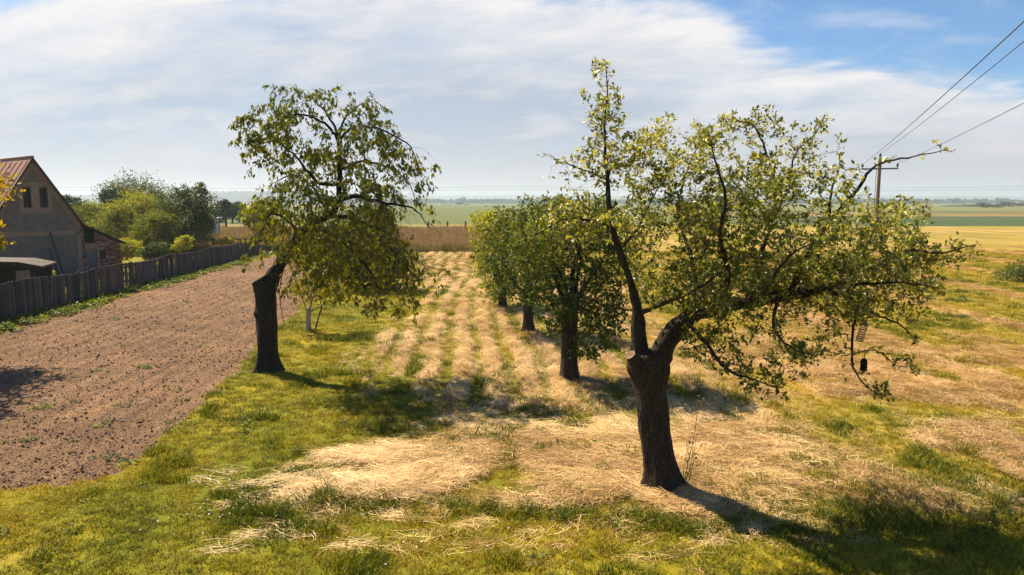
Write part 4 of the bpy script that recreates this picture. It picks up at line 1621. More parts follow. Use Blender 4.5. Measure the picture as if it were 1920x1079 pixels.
# ---- garden trees and shrubs behind the fence
def garden(name, px, py, Y, lst, n, L, label, mat, seed, th=1.2, tr=.14, tint0=.45, cat='tree', trunk=True, W=.55):
    X = at(px, py, Y).x
    b = Vector((X, Y, 0))
    return leafball_tree(name, b, th, tr, blobs_px(lst, Y, b), int(n * 1.9), L * .95, W, label, mat, seed, 'trees and shrubs behind the board fence', tint0=tint0 + .08, trunk=trunk, cat=cat)


garden('garden_tree', 340, 470, 61, [(350, 405, 42, 45, 0, 2., 1.3), (325, 385, 28, 30, .3, 1.5, .8), (375, 385, 25, 30, 0, 1.2, .7), (372, 440, 30, 35, 0, 1.4, .9), (382, 410, 18, 30, 0, 1., .5),
                                      (310, 410, 20, 25, 0, 1.2, .5), (345, 360, 12, 12, 0, .6, .2), (378, 355, 10, 10, 0, .5, .2)], 9000, .17,
       'dark full garden tree beside the white shed behind the fence', 'leaf_dark', 81, 1.6, .17, .45)
garden('garden_tree', 255, 480, 68, [(262, 385, 36, 22, 0, 2., 1.), (245, 405, 35, 25, 0, 2., 1.), (290, 405, 30, 25, 0, 1.5, .8)], 5200, .20,
       'bright yellow-green round tree in the middle of the garden', 'leaf_fresh', 82, 1.6, .15, .40)
garden('garden_tree', 250, 480, 98, [(250, 362, 50, 27, 0, 3.5, 1.4), (285, 378, 28, 20, 0, 2.4, .6), (225, 375, 25, 22, 0, 2.4, .6), (252, 390, 50, 20, 0, 3, .8)], 6500, .27,
       'tall dark dome-crowned tree rising highest behind the garden', 'leaf_dark', 83, 3.0, .25, .38)
garden('garden_tree', 208, 480, 93, [(208, 370, 16, 13, 0, 1.4, 1.), (215, 385, 20, 18, 0, 1.6, 1.), (200, 366, 9, 8, 0, .8, .4)], 2200, .25,
       'small near-black tree left of the tall dome-crowned tree', 'leaf_far', 84, 3.0, .16, .3)
garden('garden_tree', 165, 480, 72, [(165, 400, 32, 20, 0, 2., 1.), (190, 400, 26, 18, 0, 1.8, .8), (150, 420, 25, 20, 0, 1.6, .7)], 4600, .19,
       'olive green tree next to the house roof slope', 'leaf_garden', 85, 1.5, .14, .45)
garden('garden_tree', 215, 490, 60, [(215, 425, 38, 28, 0, 1.8, 1.), (195, 450, 28, 28, 0, 1.4, .9), (240, 450, 35, 30, 0, 1.6, 1.), (225, 400, 22, 16, 0, 1., .5)], 7000, .17,
       'broad yellowish tree above the brick lean-to', 'leaf_garden', 86, 1.2, .13, .52)
garden('garden_tree', 290, 480, 58, [(290, 430, 32, 28, 0, 1.6, 1.), (270, 455, 30, 25, 0, 1.3, .9), (305, 455, 28, 24, 0, 1.3, .9), (300, 415, 20, 16, 0, 1., .5)], 6500, .17,
       'olive bushy tree left of the dark garden tree', 'leaf_garden', 87, 1.0, .13, .42)
garden('garden_shrub', 226, 490, 50, [(226, 470, 20, 16, 0, .8, 1.), (245, 465, 18, 14, 0, .8, .8), (215, 460, 12, 12, 0, .6, .5)], 2600, .14,
       'golden lit shrub right of the brick lean-to', 'leaf_fresh', 88, .5, .05, .62, 'shrub')
garden('garden_shrub', 300, 480, 48, [(297, 468, 18, 12, 0, .7, 1.), (280, 474, 15, 10, 0, .6, .7)], 1700, .13,
       'dark low shrub pressed against the fence boards', 'leaf_dark', 89, .4, .04, .2, 'shrub')
garden('garden_shrub', 343, 470, 51, [(343, 457, 14, 10, 0, .5, 1.), (352, 448, 8, 6, 0, .3, .5), (335, 464, 9, 6, 0, .4, .6)], 900, .15,
       'small bright yellow shrub peeping over the fence', 'leaf_fresh', 90, .5, .03, .55, 'shrub')
garden('garden_shrub', 432, 462, 59, [(428, 452, 14, 5, 0, .5, 1.), (412, 455, 8, 4, 0, .4, .5)], 500, .16,
       'low yellow-green sprig over the far end of the fence', 'leaf_fresh', 91, .4, .03, .45, 'shrub')
garden('garden_tree', 482, 470, 63, [(478, 405, 20, 18, 0, 1., 1.), (495, 420, 20, 22, 0, 1., 1.), (465, 415, 10, 8, 0, .5, .4), (485, 385, 14, 10, 0, .6, .5), (505, 440, 16, 18, 0, .8, .7)], 2800, .20,
       'airy yellow-green sapling at the far end of the fence', 'leaf_fresh', 92, 1.0, .07, .5)
garden('garden_tree', 130, 420, 90, [(125, 380, 18, 12, 0, 1.6, 1.), (135, 395, 20, 16, 0, 1.8, 1.)], 1800, .25,
       'dark tree peeping past the house roof', 'leaf_far', 93, 2.4, .15, .45)
garden('garden_shrub', 70, 540, 34, [(72, 508, 15, 8, 0, .5, 1.), (85, 513, 10, 6, 0, .4, .5)], 800, .12,
       'bright green shrub between the open shed and the house wall', 'leaf_fresh', 94, .5, .03, .45, 'shrub')
# right edge bush on the mown field
g0 = gp(1930, 528)
leafball_tree('field_bush', g0, .4, .05, blobs_px([(1905, 514, 30, 9, 0, .8, 1.), (1940, 505, 40, 18, 0, 1., 1.6)], g0.y, g0), 2600, .14, .3,
              'low dark green bush on the mown field at the right edge', 'leaf_dark', 95, cat='bush', tint0=.3)

# far orchard trees beyond the shed
for k, (px, by, r_, top, lab, sd_) in enumerate(((424, 430, 20, 375, 'nearest dark orchard tree in the tan meadow beyond the white shed', 101),
                                                (436, 419, 14, 380, 'second small dark orchard tree right of the nearest one in the meadow', 102),
                                                (448, 417, 10, 378, 'rightmost dark orchard tree in the meadow beyond the shed', 103),
                                                (408, 418, 9, 392, 'tiny dark orchard tree in the meadow just past the shed corner', 104))):
    g0 = gp(px, by)
    s = sc_at(g0.y)
    mid = (top + by - 20 * (14 / max(r_, 10)) ** 0) / 2
    leafball_tree('orchard_tree', g0, (by - top) * s * .45, .17, blobs_px([(px - 4, top + 16, r_ * .8, 13, 0, 2., 1.), (px + 6, top + 20, r_ * .8, 13, 0, 2., 1.), (px, top + 9, r_ * .5, 8, 0, 1., .5)], g0.y, g0),
                  1600, .32, .6, lab, 'leaf_far', sd_, 'dark orchard trees in the far meadow', tint0=.35, nbr=2)

# ---- far trees on the horizon
def lump_tree_mesh(seed, tall=1.0, n=420):
    r = np.random.default_rng(seed)
    nb = 9
    C_ = np.stack([r.normal(size=nb) * .24, r.normal(size=nb) * .24, .5 + r.normal(size=nb) * .2], 1)
    C_[:, 2] = np.clip(C_[:, 2], .25, .82)
    R_ = .16 + .12 * r.random(nb)
    w_ = r.integers(0, nb, n)
    u = r.normal(size=(n, 3))
    u /= np.linalg.norm(u, axis=1, keepdims=True)
    P = C_[w_] + u * R_[w_][:, None] * (.6 + .4 * r.random((n, 1)))
    P[:, 2] *= tall
    L = .11 * (.6 + .8 * r.random(n))
    return leaves_mesh('crown', P, u + r.normal(size=(n, 3)) * .6, u + r.normal(size=(n, 3)) * .5, L, L * .8, np.clip(.5 + .25 * r.normal(size=n), 0, 1))


FM = [lump_tree_mesh(s) for s in (201, 202, 203, 204)]
for f in FM:
    f.materials.append(M['leaf_far'])
tmesh = MB().tube([(0, 0, -.03), (0.01, 0, .2), (0, .01, .5)], [.035, .028, .02], 6).mesh('trunk', True)
tmesh.materials.append(M['bark'])


def far_tree(px, top, Y, wpx, label, i, name='far_tree', group='far trees along the horizon', base_px=None):
    c = at(px, 385, Y)
    s = sc_at(Y)
    h = at(px, top, Y).z
    root = thing(name, (c.x, Y, 0), label, 'tree', group)
    a = link('crown', FM[i % 4], None, root)
    a.scale = (wpx * s * .95, wpx * s * .95, h * 1.02)
    a.rotation_euler = (0, 0, i * 1.3)
    tk = link('trunk', tmesh, None, root)
    tk.scale = (h, h, h)
    return root


hz = [(829, 372, 760, 13, 'hazy round tree at the left of the far tree line'), (868, 370, 760, 12, 'tallest hazy tree above the bushes of the far tree line'),
      (890, 376, 780, 9, 'small hazy tree right of the tallest one in the far tree line'), (897, 375, 820, 6, 'thin hazy tree in the middle of the far tree line'),
      (905, 374, 820, 7, 'narrow hazy tree left of the broad flat-topped one'), (917, 373, 800, 15, 'broad flat-topped hazy tree in the far tree line'),
      (933, 374, 840, 10, 'first tree of the hazy avenue at the skyline'), (942, 374, 845, 10, 'second tree of the hazy avenue at the skyline'),
      (951, 374, 850, 10, 'third tree of the hazy avenue at the skyline'), (960, 375, 855, 10, 'fourth tree of the hazy avenue at the skyline'), (970, 375, 860, 10, 'fifth tree of the hazy avenue at the skyline'),
      (832, 384, 470, 6, 'small blue-green conical bush, left of a pair on the far field'), (840, 383, 470, 7, 'small blue-green conical bush, right of a pair on the far field'),
      (861, 380, 500, 13, 'pale rounded bush under the tallest hazy tree'), (874, 383, 480, 12, 'wide dark bush in the far hedge'), (887, 386, 470, 9, 'low dark bush at the right of the far hedge'),
      (850, 385, 520, 8, 'low bush between the cone pair and the pale bush')]
for i, (px, top, Y, wd, lab) in enumerate(hz):
    far_tree(px, top, Y * (2.2 if Y > 700 else 2.2), wd * 1.25, lab, i)
hr = [(1795, 385, 560, 24, 'low hazy tree at the left of the right-hand skyline'), (1822, 384, 540, 18, 'small round tree second from left on the right skyline'), (1852, 379, 470, 24, 'largest dark tree of the right-hand skyline'),
      (1838, 383, 480, 20, 'dark tree touching the left of the largest skyline tree'), (1868, 383, 500, 16, 'dark tree right of the largest skyline tree'), (1884, 378, 560, 9, 'slim poplar-like tree on the right skyline'),
      (1893, 378, 560, 9, 'second slim tree beside the poplar-like one'), (1905, 381, 560, 14, 'tree above the tiny white house'), (1918, 381, 540, 14, 'last tree at the right edge of the skyline'),
      (1775, 387, 600, 20, 'faint low tree beside the power pole gap'), (1750, 388, 640, 20, 'faintest low tree behind the pear crown edge'), (1935, 382, 540, 20, 'tree just cut by the right edge of the skyline')]
for i, (px, top, Y, wd, lab) in enumerate(hr):
    far_tree(px, top, Y * 1.2, wd * 1.5, lab, i + 2)

# far woods: too many trees to count
def wood(name, x0, x1, Y0, Y1, n, hmin, hmax, label, seed):
    r = np.random.default_rng(seed)
    Vs, Fs, Ts = [], [], []
    b = 0
    lib = []
    for f in FM:
        v = np.empty(len(f.vertices) * 3, np.float32)
        f.vertices.foreach_get('co', v)
        v = v.reshape(-1, 3)
        q = np.array([list(p.vertices) for p in f.polygons])
        lib.append((v[:120 * 5], q[:120 * 4]))
    for i in range(n):
        v, q = lib[r.integers(0, 4)]
        h = hmin + (hmax - hmin) * r.random()
        wd = h * (.8 + .4 * r.random())
        X, Y = r.uniform(x0, x1), r.uniform(Y0, Y1)
        a = r.random() * 6.28
        vv = v.copy()
        # bigger leaf masses stand in for whole boughs at this distance
        c = vv.reshape(-1, 5, 3).mean(1, keepdims=True)
        vv = ((vv.reshape(-1, 5, 3) - c) * 2.2 + c).reshape(-1, 3)
        vx = vv[:, 0] * math.cos(a) - vv[:, 1] * math.sin(a)
        vy = vv[:, 0] * math.sin(a) + vv[:, 1] * math.cos(a)
        Vs.append(np.stack([X + vx * wd, Y + vy * wd, vv[:, 2] * h], 1))
        Fs.append(q + b)
        b += len(vv)
        Ts.append(np.clip(.4 + .2 * r.normal(size=len(vv)), 0, 1))
    me = np_mesh(name, np.concatenate(Vs), np.concatenate(Fs))
    fattr(me, 'tint', np.concatenate(Ts))
    return tag(link(name, me, M['leaf_far']), label, 'wood', kind='stuff')


wood('far_wood', at(340, 380, 3300).x, at(570, 380, 3300).x, 3300, 3420, 700, 38, 50, 'long hazy blue wood on the skyline left of the cherry', 301)
wood('distant_wood', at(-60, 380, 3600).x, at(330, 380, 3600).x, 3600, 3700, 420, 22, 40, 'faint hazy wood behind the house and garden', 302)
wood('skyline_hedge', at(560, 380, 1900).x, at(1300, 380, 1900).x, 1900, 2500, 900, 7, 14, 'low hazy hedge along the middle skyline', 303)
wood('skyline_scrub', at(1250, 380, 1700).x, at(2050, 380, 1700).x, 1700, 2400, 800, 7, 14, 'low hazy scrub along the right skyline', 304)

# distant hill ridge
hx = np.linspace(-5200, 5200, 160)
hh = 26 + 38 * fbm(hx / 1500, hx * 0, 3, 11.) + 4 * fbm(hx / 90, hx * 0, 3, 12.)
V = np.concatenate([np.stack([hx, np.full_like(hx, 4300), np.full_like(hx, -.5)], 1), np.stack([hx, np.full_like(hx, 4900), hh], 1), np.stack([hx, np.full_like(hx, 5400), np.full_like(hx, -.5)], 1)])
n = len(hx)
F = np.array([(r * n + i, r * n + i + 1, (r + 1) * n + i + 1, (r + 1) * n + i) for r in (0, 1) for i in range(n - 1)])
o = link('hills', np_mesh('hills', V, F, True), mat_simple('hill_cover', (.05, .07, .04), (.08, .09, .05), .01, .9, 0))
o['kind'] = 'structure'

# ------------------------------------------------------------------ the house
M['render'] = mat_simple('grey_roughcast', (0.110, 0.096, 0.087), (0.190, 0.163, 0.147), 3.0, .95, .8, bscale=26)
M['plaster'] = mat_simple('brown_plaster_band', (0.22, 0.150, 0.118), (0.30, 0.205, 0.160), 5.0, .95, .4, bscale=30)
M['rooftile'] = mat_simple('red_brown_sheet_roof', (0.26, 0.125, 0.095), (0.36, 0.19, 0.145), 2.0, .65, .2, (1, 4, 1))
M['darkwood'] = mat_simple('dark_wood', (0.020, 0.016, 0.013), (0.045, 0.036, 0.030), 12, .85, .3)
M['black'] = mat_simple('near_black', (0.004, 0.004, 0.004), (0.007, 0.006, 0.006), 4, .95, 0)  # paints the unlit space of the hatch as a black panel; also colours the jar
M['pane'] = mat_simple('dim_glass', (0.004, 0.004, 0.005), (0.008, 0.008, 0.009), 3, .3, 0, spec=.3)
M['white'] = mat_simple('white_sheet', (0.62, 0.60, 0.60), (0.72, 0.70, 0.69), 2, .7, .1)
M['greyslat'] = mat_simple('grey_slats', (0.30, 0.31, 0.33), (0.42, 0.43, 0.45), 3, .6, .1)
M['shedroof'] = mat_simple('pale_sheet_roof', (0.06, 0.05, 0.046), (0.12, 0.10, 0.092), 2.5, .9, .15)
M['oldfence'] = None

mbk, t = new_mat('old_brick')
tcn = t.n('ShaderNodeTexCoord')
oi = t.n('ShaderNodeAttribute', attribute_name='tint').outputs['Fac']
cc = t.ramp(oi, [(0, (.13, .06, .045)), (.5, (.25, .105, .070)), (.85, (.32, .17, .12)), (1, (.42, .34, .29))])
f = t.noise(tcn.outputs['Object'], 6, 5, .6)
cc = t.mix(t.math('MULTIPLY', t.maprange(f, .5, .75), .6), cc, (.12, .09, .08))
finish(t, t.n('ShaderNodeBsdfPrincipled', inp={'Base Color': cc, 'Roughness': .92, 'Specular IOR Level': .15}).outputs[0])
M['brick'] = mbk

HY = 40.0
apex = at(58, 296, HY)
ang = math.radians(-54.0)            # ridge runs away to the left
ridge = Vector((-.806, .592, 0)).normalized()
acr = Vector((ridge.y, -ridge.x, 0))   # along the gable towards the right
if acr.x < 0:
    acr = -acr
hb = Vector((apex.x, apex.y, 0))
house = thing('old_house', hb, 'old grey roughcast house with steep red-brown roof and brick lean-to', 'house')
# local frame: x along gable (right), y along ridge (away), z up
house.rotation_euler = (0, 0, math.atan2(acr.y, acr.x))
AH = apex.z
HW = 2.28                             # half width
EH = AH - 3.62                        # eave height
DL = 8.5
slope = (AH - EH) / HW
wt = .3
# gable wall with two window openings, made of pieces round the openings
W1 = (-.55, -.15)
W2 = (.27, .68)
WZ = (4.0, 5.12)


def gz_at(x, off=.10):
    return AH - off - slope * abs(x)


def gable_piece(mb, x0, x1, z0, y0=0., y1=wt):
    """vertical slice of the gable from z0 up to the roof line"""
    pts = [(x0, y0, z0), (x1, y0, z0), (x1, y0, gz_at(x1))]
    if x0 < 0 < x1:
        pts.append((0, y0, gz_at(0)))
    pts.append((x0, y0, gz_at(x0)))
    mb.prism(pts, (0, y1 - y0, 0))


mb = MB()
mb.prism([(-HW, 0, -.3), (HW, 0, -.3), (HW, 0, gz_at(HW)), (gz_inv := (AH - .10 - WZ[0]) / slope, 0, WZ[0]), (-gz_inv, 0, WZ[0]), (-HW, 0, gz_at(HW))], (0, wt, 0))
for a, b_ in ((-gz_inv, W1[0]), (W1[1], W2[0]), (W2[1], gz_inv)):
    xl, xr = a, b_
    zt = WZ[1]
    lim = (AH - .10 - zt) / slope
    if a == -gz_inv:
        mb.prism([(a, 0, WZ[0]), (b_, 0, WZ[0]), (b_, 0, zt), (-lim, 0, zt)], (0, wt, 0))
    elif b_ == gz_inv:
        mb.prism([(a, 0, WZ[0]), (b_, 0, WZ[0]), (lim, 0, zt), (a, 0, zt)], (0, wt, 0))
    else:
        mb.prism([(a, 0, WZ[0]), (b_, 0, WZ[0]), (b_, 0, zt), (a, 0, zt)], (0, wt, 0))
lim = (AH - .10 - WZ[1]) / slope
mb.prism([(-lim, 0, WZ[1]), (lim, 0, WZ[1]), (0, 0, AH - .10)], (0, wt, 0))
mb.box((-HW + wt / 2, wt + DL / 2, EH / 2 - .2), (wt, DL - wt, EH + .3))
mb.box((HW - wt / 2, wt + DL / 2, EH / 2 - .2), (wt, DL - wt, EH + .3))
mb.prism([(-HW, DL + wt, -.3), (HW, DL + wt, -.3), (HW, DL + wt, gz_at(HW)), (0, DL + wt, gz_at(0)), (-HW, DL + wt, gz_at(HW))], (0, .25, 0))
mb.build('wall', M['render'], house)
# plaster bands: verge, collar, frame round windows, string course, corner
mb = MB()
bw, pr = .26, .035


def band(pts):
    mb.prism([(x, -pr, z) for x, z in pts], (0, pr + .012, 0))


zc = WZ[1] + .22
for sgn in (1, -1):
    e = [(0, AH - .12), (HW, AH - .12 - slope * HW), (HW, AH - .12 - slope * HW - .42), (0, AH - .12 - .42)]
    p = [(sgn * x, z) for x, z in e]
    band(p if sgn < 0 else p[::-1])
band([(-HW + .002, .0), (-HW + .26, .0), (-HW + .26, EH - .75), (-HW + .002, EH - .75)])
band([(HW - .26, .0), (HW - .002, .0), (HW - .002, EH - .75), (HW - .26, EH - .75)])
mb.build('plaster_trim', M['plaster'], house)
mb = MB()
pr = .028
xb = (AH - .12 - .42 - zc) / slope
band([(-xb, WZ[1] + .06), (xb, WZ[1] + .06), (xb - .12, zc + .06), (-xb + .12, zc + .06)])
band([(W1[0] - .18, WZ[0] - .30), (W2[1] + .18, WZ[0] - .30), (W2[1] + .18, WZ[0] - .02), (W1[0] - .18, WZ[0] - .02)])
band([(W1[0] - .18, WZ[0] - .02), (W1[0], WZ[0] - .02), (W1[0], WZ[1] + .06), (W1[0] - .18, WZ[1] + .06)])
band([(W1[1], WZ[0] - .02), (W2[0], WZ[0] - .02), (W2[0], WZ[1] + .06), (W1[1], WZ[1] + .06)])
band([(W2[1], WZ[0] - .02), (W2[1] + .18, WZ[0] - .02), (W2[1] + .18, WZ[1] + .06), (W2[1], WZ[1] + .06)])
band([(-HW + .27, 2.42), (HW - .27, 2.42), (HW - .27, 2.68), (-HW + .27, 2.68)])
mb.build('plaster_band', M['plaster'], house)
for xa, xb_ in (W1, W2):
    mb = MB()
    t_ = .05
    for c, s in ((((xa + xb_) / 2, .16, WZ[0] + t_ / 2), (xb_ - xa - .01, .06, t_)), (((xa + xb_) / 2, .16, WZ[1] - t_ / 2), (xb_ - xa - .01, .06, t_)),
                 ((xa + t_ / 2 + .005, .16, (WZ[0] + WZ[1]) / 2), (t_, .055, WZ[1] - WZ[0] - .1)), ((xb_ - t_ / 2 - .005, .16, (WZ[0] + WZ[1]) / 2), (t_, .055, WZ[1] - WZ[0] - .1))):
        mb.box(c, s)
    wn = mb.build('window', M['darkwood'], house)
    MB().box(((xa + xb_) / 2, .20, (WZ[0] + WZ[1]) / 2), (xb_ - xa - .02, .01, WZ[1] - WZ[0] - .02)).build('pane', M['pane'], wn)
    MB().box(((xa + xb_) / 2, .02, WZ[0] - .03), (xb_ - xa + .06, .16, .04)).build('sill', M['plaster'], wn)
# roof slabs
for sgn in (-1, 1):
    ov = .22 if sgn < 0 else .05
    x1 = HW + ov
    pts = [(0, -.22, AH + .02), (sgn * x1, -.22, AH + .02 - slope * x1), (sgn * x1, -.22, AH - .10 - slope * x1), (0, -.22, AH - .10)]
    if sgn > 0:
        pts = pts[::-1]
    rf = MB().prism(pts, (0, DL + .9, 0)).build('roof', M['rooftile'], house)
    # standing seams of the sheets
    ms = MB()
    nrm = Vector((sgn * slope, 0, 1)).normalized()
    for k in range(12):
        y = .1 + k * .75
        a_ = Vector((sgn * .12, y, AH + .02 - slope * .12)) + nrm * .012
        b_ = Vector((sgn * (x1 - .02), y, AH + .02 - slope * (x1 - .02))) + nrm * .012
        ms.tube([a_, b_], [.022, .022], 5)
    ms.build('roof_seam', M['rooftile'], rf)
    mv_ = MB()
    vp = [(0, -.26, AH + .045), (sgn * (x1 + .02), -.26, AH + .045 - slope * (x1 + .02)), (sgn * (x1 + .02), -.26, AH - .14 - slope * (x1 + .02)), (0, -.26, AH - .14)]
    mv_.prism(vp if sgn < 0 else vp[::-1], (0, .035, 0))
    mv_.build('verge_board', M['darkwood'], house)
MB().tube([(0, -.27, AH + .04), (0, DL + .6, AH + .04)], [.07, .07], 8).build('ridge_cap', M['rooftile'], house, True)
# brick lean-to on the right
LW = 2.25
LZ0 = EH - .05
LZ1 = 1.95
LD = 4.5
mb = MB()
OP1 = (HW + .22, HW + .80, 1.92 - .02, 2.85)     # dark hatch
OP2 = (HW + .25, HW + .83, 0.0, 1.45)            # door
OP3 = (HW + 1.02, HW + 1.36, .85, 1.42)          # small window
lsl = (LZ0 - LZ1) / LW


def lz(x):
    return LZ0 - lsl * (x - HW)


mb.prism([(HW + .002, .22, -.3), (HW + LW - .02, .22, -.3), (HW + LW - .02, .22, lz(HW + LW) - .12), (HW + .002, .22, LZ0 - .12)], (0, .12, 0))
mb.box((HW + LW - .1, .28 + LD / 2, LZ1 / 2 - .15), (.2, LD - .15, LZ1 + .2))
mb.build('lean_to_wall', mat_simple('lime_mortar', (.20, .16, .13), (.28, .23, .19), 8, .95, .4), house)
# bricks, laid in courses round the openings
bv, bf, bt = [], [], []
zrow = -.2
row = 0
while zrow < LZ0:
    x = HW + .004 + (.12 if row % 2 else 0) - .12
    while x < HW + LW:
        x0, x1 = max(x, HW + .004), min(x + .235, HW + LW)
        z0, z1 = zrow, zrow + .068
        ok = x1 - x0 > .04 and lz(x1) - .13 > z1
        for o in (OP1, OP2, OP3):
            if x1 > o[0] and x0 < o[1] and z1 > o[2] and z0 < o[3]:
                if x0 < o[0] - .05:
                    x1 = o[0]
                elif x1 > o[1] + .05:
                    x0 = o[1]
                else:
                    ok = False
        if ok and random.random() > .03:
            pv = random.uniform(-.012, .012)
            b0 = len(bv)
            for yy in (.215, .105 + pv):
                bv += [(x0, yy, z0), (x1, yy, z0), (x1, yy, z1), (x0, yy, z1)]
            bf += [(b0 + 4, b0 + 5, b0 + 6, b0 + 7), (b0, b0 + 4, b0 + 7, b0 + 3), (b0 + 1, b0 + 2, b0 + 6, b0 + 5), (b0 + 3, b0 + 7, b0 + 6, b0 + 2), (b0, b0 + 1, b0 + 5, b0 + 4)]
            bt += [random.random()] * 8
        x += .25
    zrow += .08
    row += 1
me = np_mesh('bricks', np.array(bv), np.array(bf))
fattr(me, 'tint', np.array(bt))
tag(link('brickwork', me, M['brick'], house), kind='stuff')
for nm, o, mt in (('hatch', OP1, M['black']), ('door', OP2, mat_simple('grey_green_door', (.10, .105, .10), (.16, .165, .155), 4, .8, .2)), ('window', OP3, M['pane'])):
    ob = MB().box(((o[0] + o[1]) / 2, .19, (o[2] + o[3]) / 2), (o[1] - o[0], .04, o[3] - o[2])).build(nm, mt, house)
    fr = MB()
    for c, s in ((((o[0] + o[1]) / 2, .16, o[3] - .02), (o[1] - o[0], .05, .04)), ((o[0] + .02, .16, (o[2] + o[3]) / 2), (.04, .048, o[3] - o[2] - .08)), ((o[1] - .02, .16, (o[2] + o[3]) / 2), (.04, .048, o[3] - o[2] - .08))):
        fr.box(c, s)
    fr.build('frame', M['darkwood'] if nm != 'door' else M['plaster'], ob)
MB().box((HW + .56, .085, 1.70), (.72, .06, .30)).build('lintel', M['plaster'], house)
MB().box((HW + .92, .085, .85), (.14, .055, 1.7)).build('pier', M['plaster'], house)
pts = [(HW - .02, -.1, LZ0 + .02), (HW + LW + .3, -.1, lz(HW + LW + .3) + .02), (HW + LW + .3, -.1, lz(HW + LW + .3) - .07), (HW - .02, -.1, LZ0 - .07)]
MB().prism(pts[::-1], (0, LD + .4, 0)).build('lean_to_roof', M['darkwood'], house)
for xx, lw, zz1, xx2 in ((.62, .035, 2.62, 1.05), (.52, .03, 1.7, .82)):
    pl = MB().tube([(0, 0, 0), (xx - xx2, .32, zz1)], [lw, lw], 6)
    ob = pl.build('leaning_pole', M['darkwood'], None, True)
    R_ = Matrix.Rotation(house.rotation_euler.z, 3, 'Z')
    ob.location = hb + R_ @ Vector((xx2, -.42, 0))
    ob.rotation_euler = house.rotation_euler
    tag(ob, 'longer dark pole leaning on the house gable' if zz1 > 2 else 'shorter dark pole leaning on the house gable', 'pole')

# open shed with pale roof at the left edge
sb = at(20, 505, 29.5)
sb = Vector((sb.x, 29.5, 0))
shed = thing('open_shed', sb, 'low open shed with pale sheet roof behind the fence at the left edge', 'shed', rz=math.radians(20))
ztop = at(20, 490, 29.5).z
MB().prism([(-3.4, -1.0, ztop + .22), (.55, -1.0, ztop + .02), (1.35, -1.0, ztop - .18), (1.35, -1.0, ztop - .26), (.55, -1.0, ztop - .08), (-3.4, -1.0, ztop + .12)][::-1], (0, 2.4, 0)).build('roof', M['shedroof'], shed)
MB().prism([(-3.4, -1.04, ztop + .23), (.55, -1.04, ztop + .03), (1.38, -1.04, ztop - .17), (1.38, -1.04, ztop - .30), (.55, -1.04, ztop - .12), (-3.4, -1.04, ztop + .08)][::-1], (0, .035, 0)).build('fascia', M['darkwood'], shed)
MB().box((-1.0, 1.2, ztop / 2 - .1), (4.4, .08, ztop - .1)).build('back_wall', M['darkwood'], shed)
for xx in (-1.4, .30, .95):
    MB().box((xx, -.75, ztop / 2 - .12), (.12, .12, ztop - .12)).build('post', M['darkwood'], shed)
MB().box((.62, -.72, ztop / 2 - .2), (.54, .06, ztop - .3)).build('side_panel', M['plaster'], shed)

# ------------------------------------------------------------------ board fence
mf, t = new_mat('weathered_fence_board')
tcn = t.n('ShaderNodeTexCoord')
oi = t.n('ShaderNodeObjectInfo')
v = t.mapping(tcn.outputs['Object'], scale=(6, 6, .5))
f = t.noise(v, 6, 5, .6)
cc = t.ramp(oi.outputs['Random'], [(0, (.052, .044, .040)), (.5, (.090, .077, .069)), (1, (.150, .127, .112))])
cc = t.mix(t.maprange(f, .35, .7), cc, t.mix(1., cc, (.55, .55, .58), 'MULTIPLY'))
pn = t.n('ShaderNodeBsdfPrincipled', inp={'Base Color': cc, 'Roughness': .9, 'Specular IOR Level': .15})
bmp = t.n('ShaderNodeBump', inp={'Strength': .5, 'Distance': .01, 'Height': f})
t.link(bmp.outputs[0], pn.inputs['Normal'])
finish(t, pn.outputs[0])
M['fence'] = mf
fdir = (FB - FA).normalized()
flen = (FB - FA).length
fence = thing('board_fence', FA, 'long weathered grey board fence along the tilled plot', 'fence', rz=math.atan2(fdir.y, fdir.x))
NB = 300
pitch_b = flen / NB
bmeshes = []
for k in range(5):
    mb = MB()
    hgt = 1.0
    wv_ = pitch_b * (.965 if k else .98)
    tp_ = [(-wv_ / 2, 0), (wv_ / 2, 0), (wv_ / 2, hgt - .006 * (k % 3)), (wv_ * .1, hgt + .003 * k), (-wv_ / 2, hgt - .005 * ((k + 1) % 3))]
    mb.prism([(x, -.012, z) for x, z in tp_], (0, .024, 0))
    me = mb.mesh('board')
    me.materials.append(mf)
    bmeshes.append(me)
gap_rng = None
for i in range(NB):
    x = (i + .5) * pitch_b
    P0 = FA + fdir * x
    hh_ = 1.45 + .05 * math.sin(x * .9) + random.gauss(0, .009) - .004 * x
    o = link('board', bmeshes[random.randrange(5)], None, fence)
    pxx = 960 + P0.x / (P0.y * CP + (H - .7) * SP) * FPX
    sparse = 223 < pxx < 256
    o.location = (x + random.gauss(0, .006), random.gauss(0, .008), gz1(P0.x, P0.y) - .05)
    o.rotation_euler = (random.gauss(0, .02), random.gauss(0, .005) + (.03 if sparse else 0), random.gauss(0, .03))
    o.scale = (.62 if sparse else 1., 1., hh_)
for z in (.42, 1.12):
    MB().box((flen / 2, .05, z), (flen, .05, .09)).build('rail', mf, fence)
for i in range(17):
    x = i * flen / 16
    mb = MB()
    mb.box((x, .14, .62), (.12, .12, 1.42 - .004 * x))
    mb.box((x, .14, 1.34 - .002 * x), (.10, .10, .04))
    mb.build('post', mf, fence)

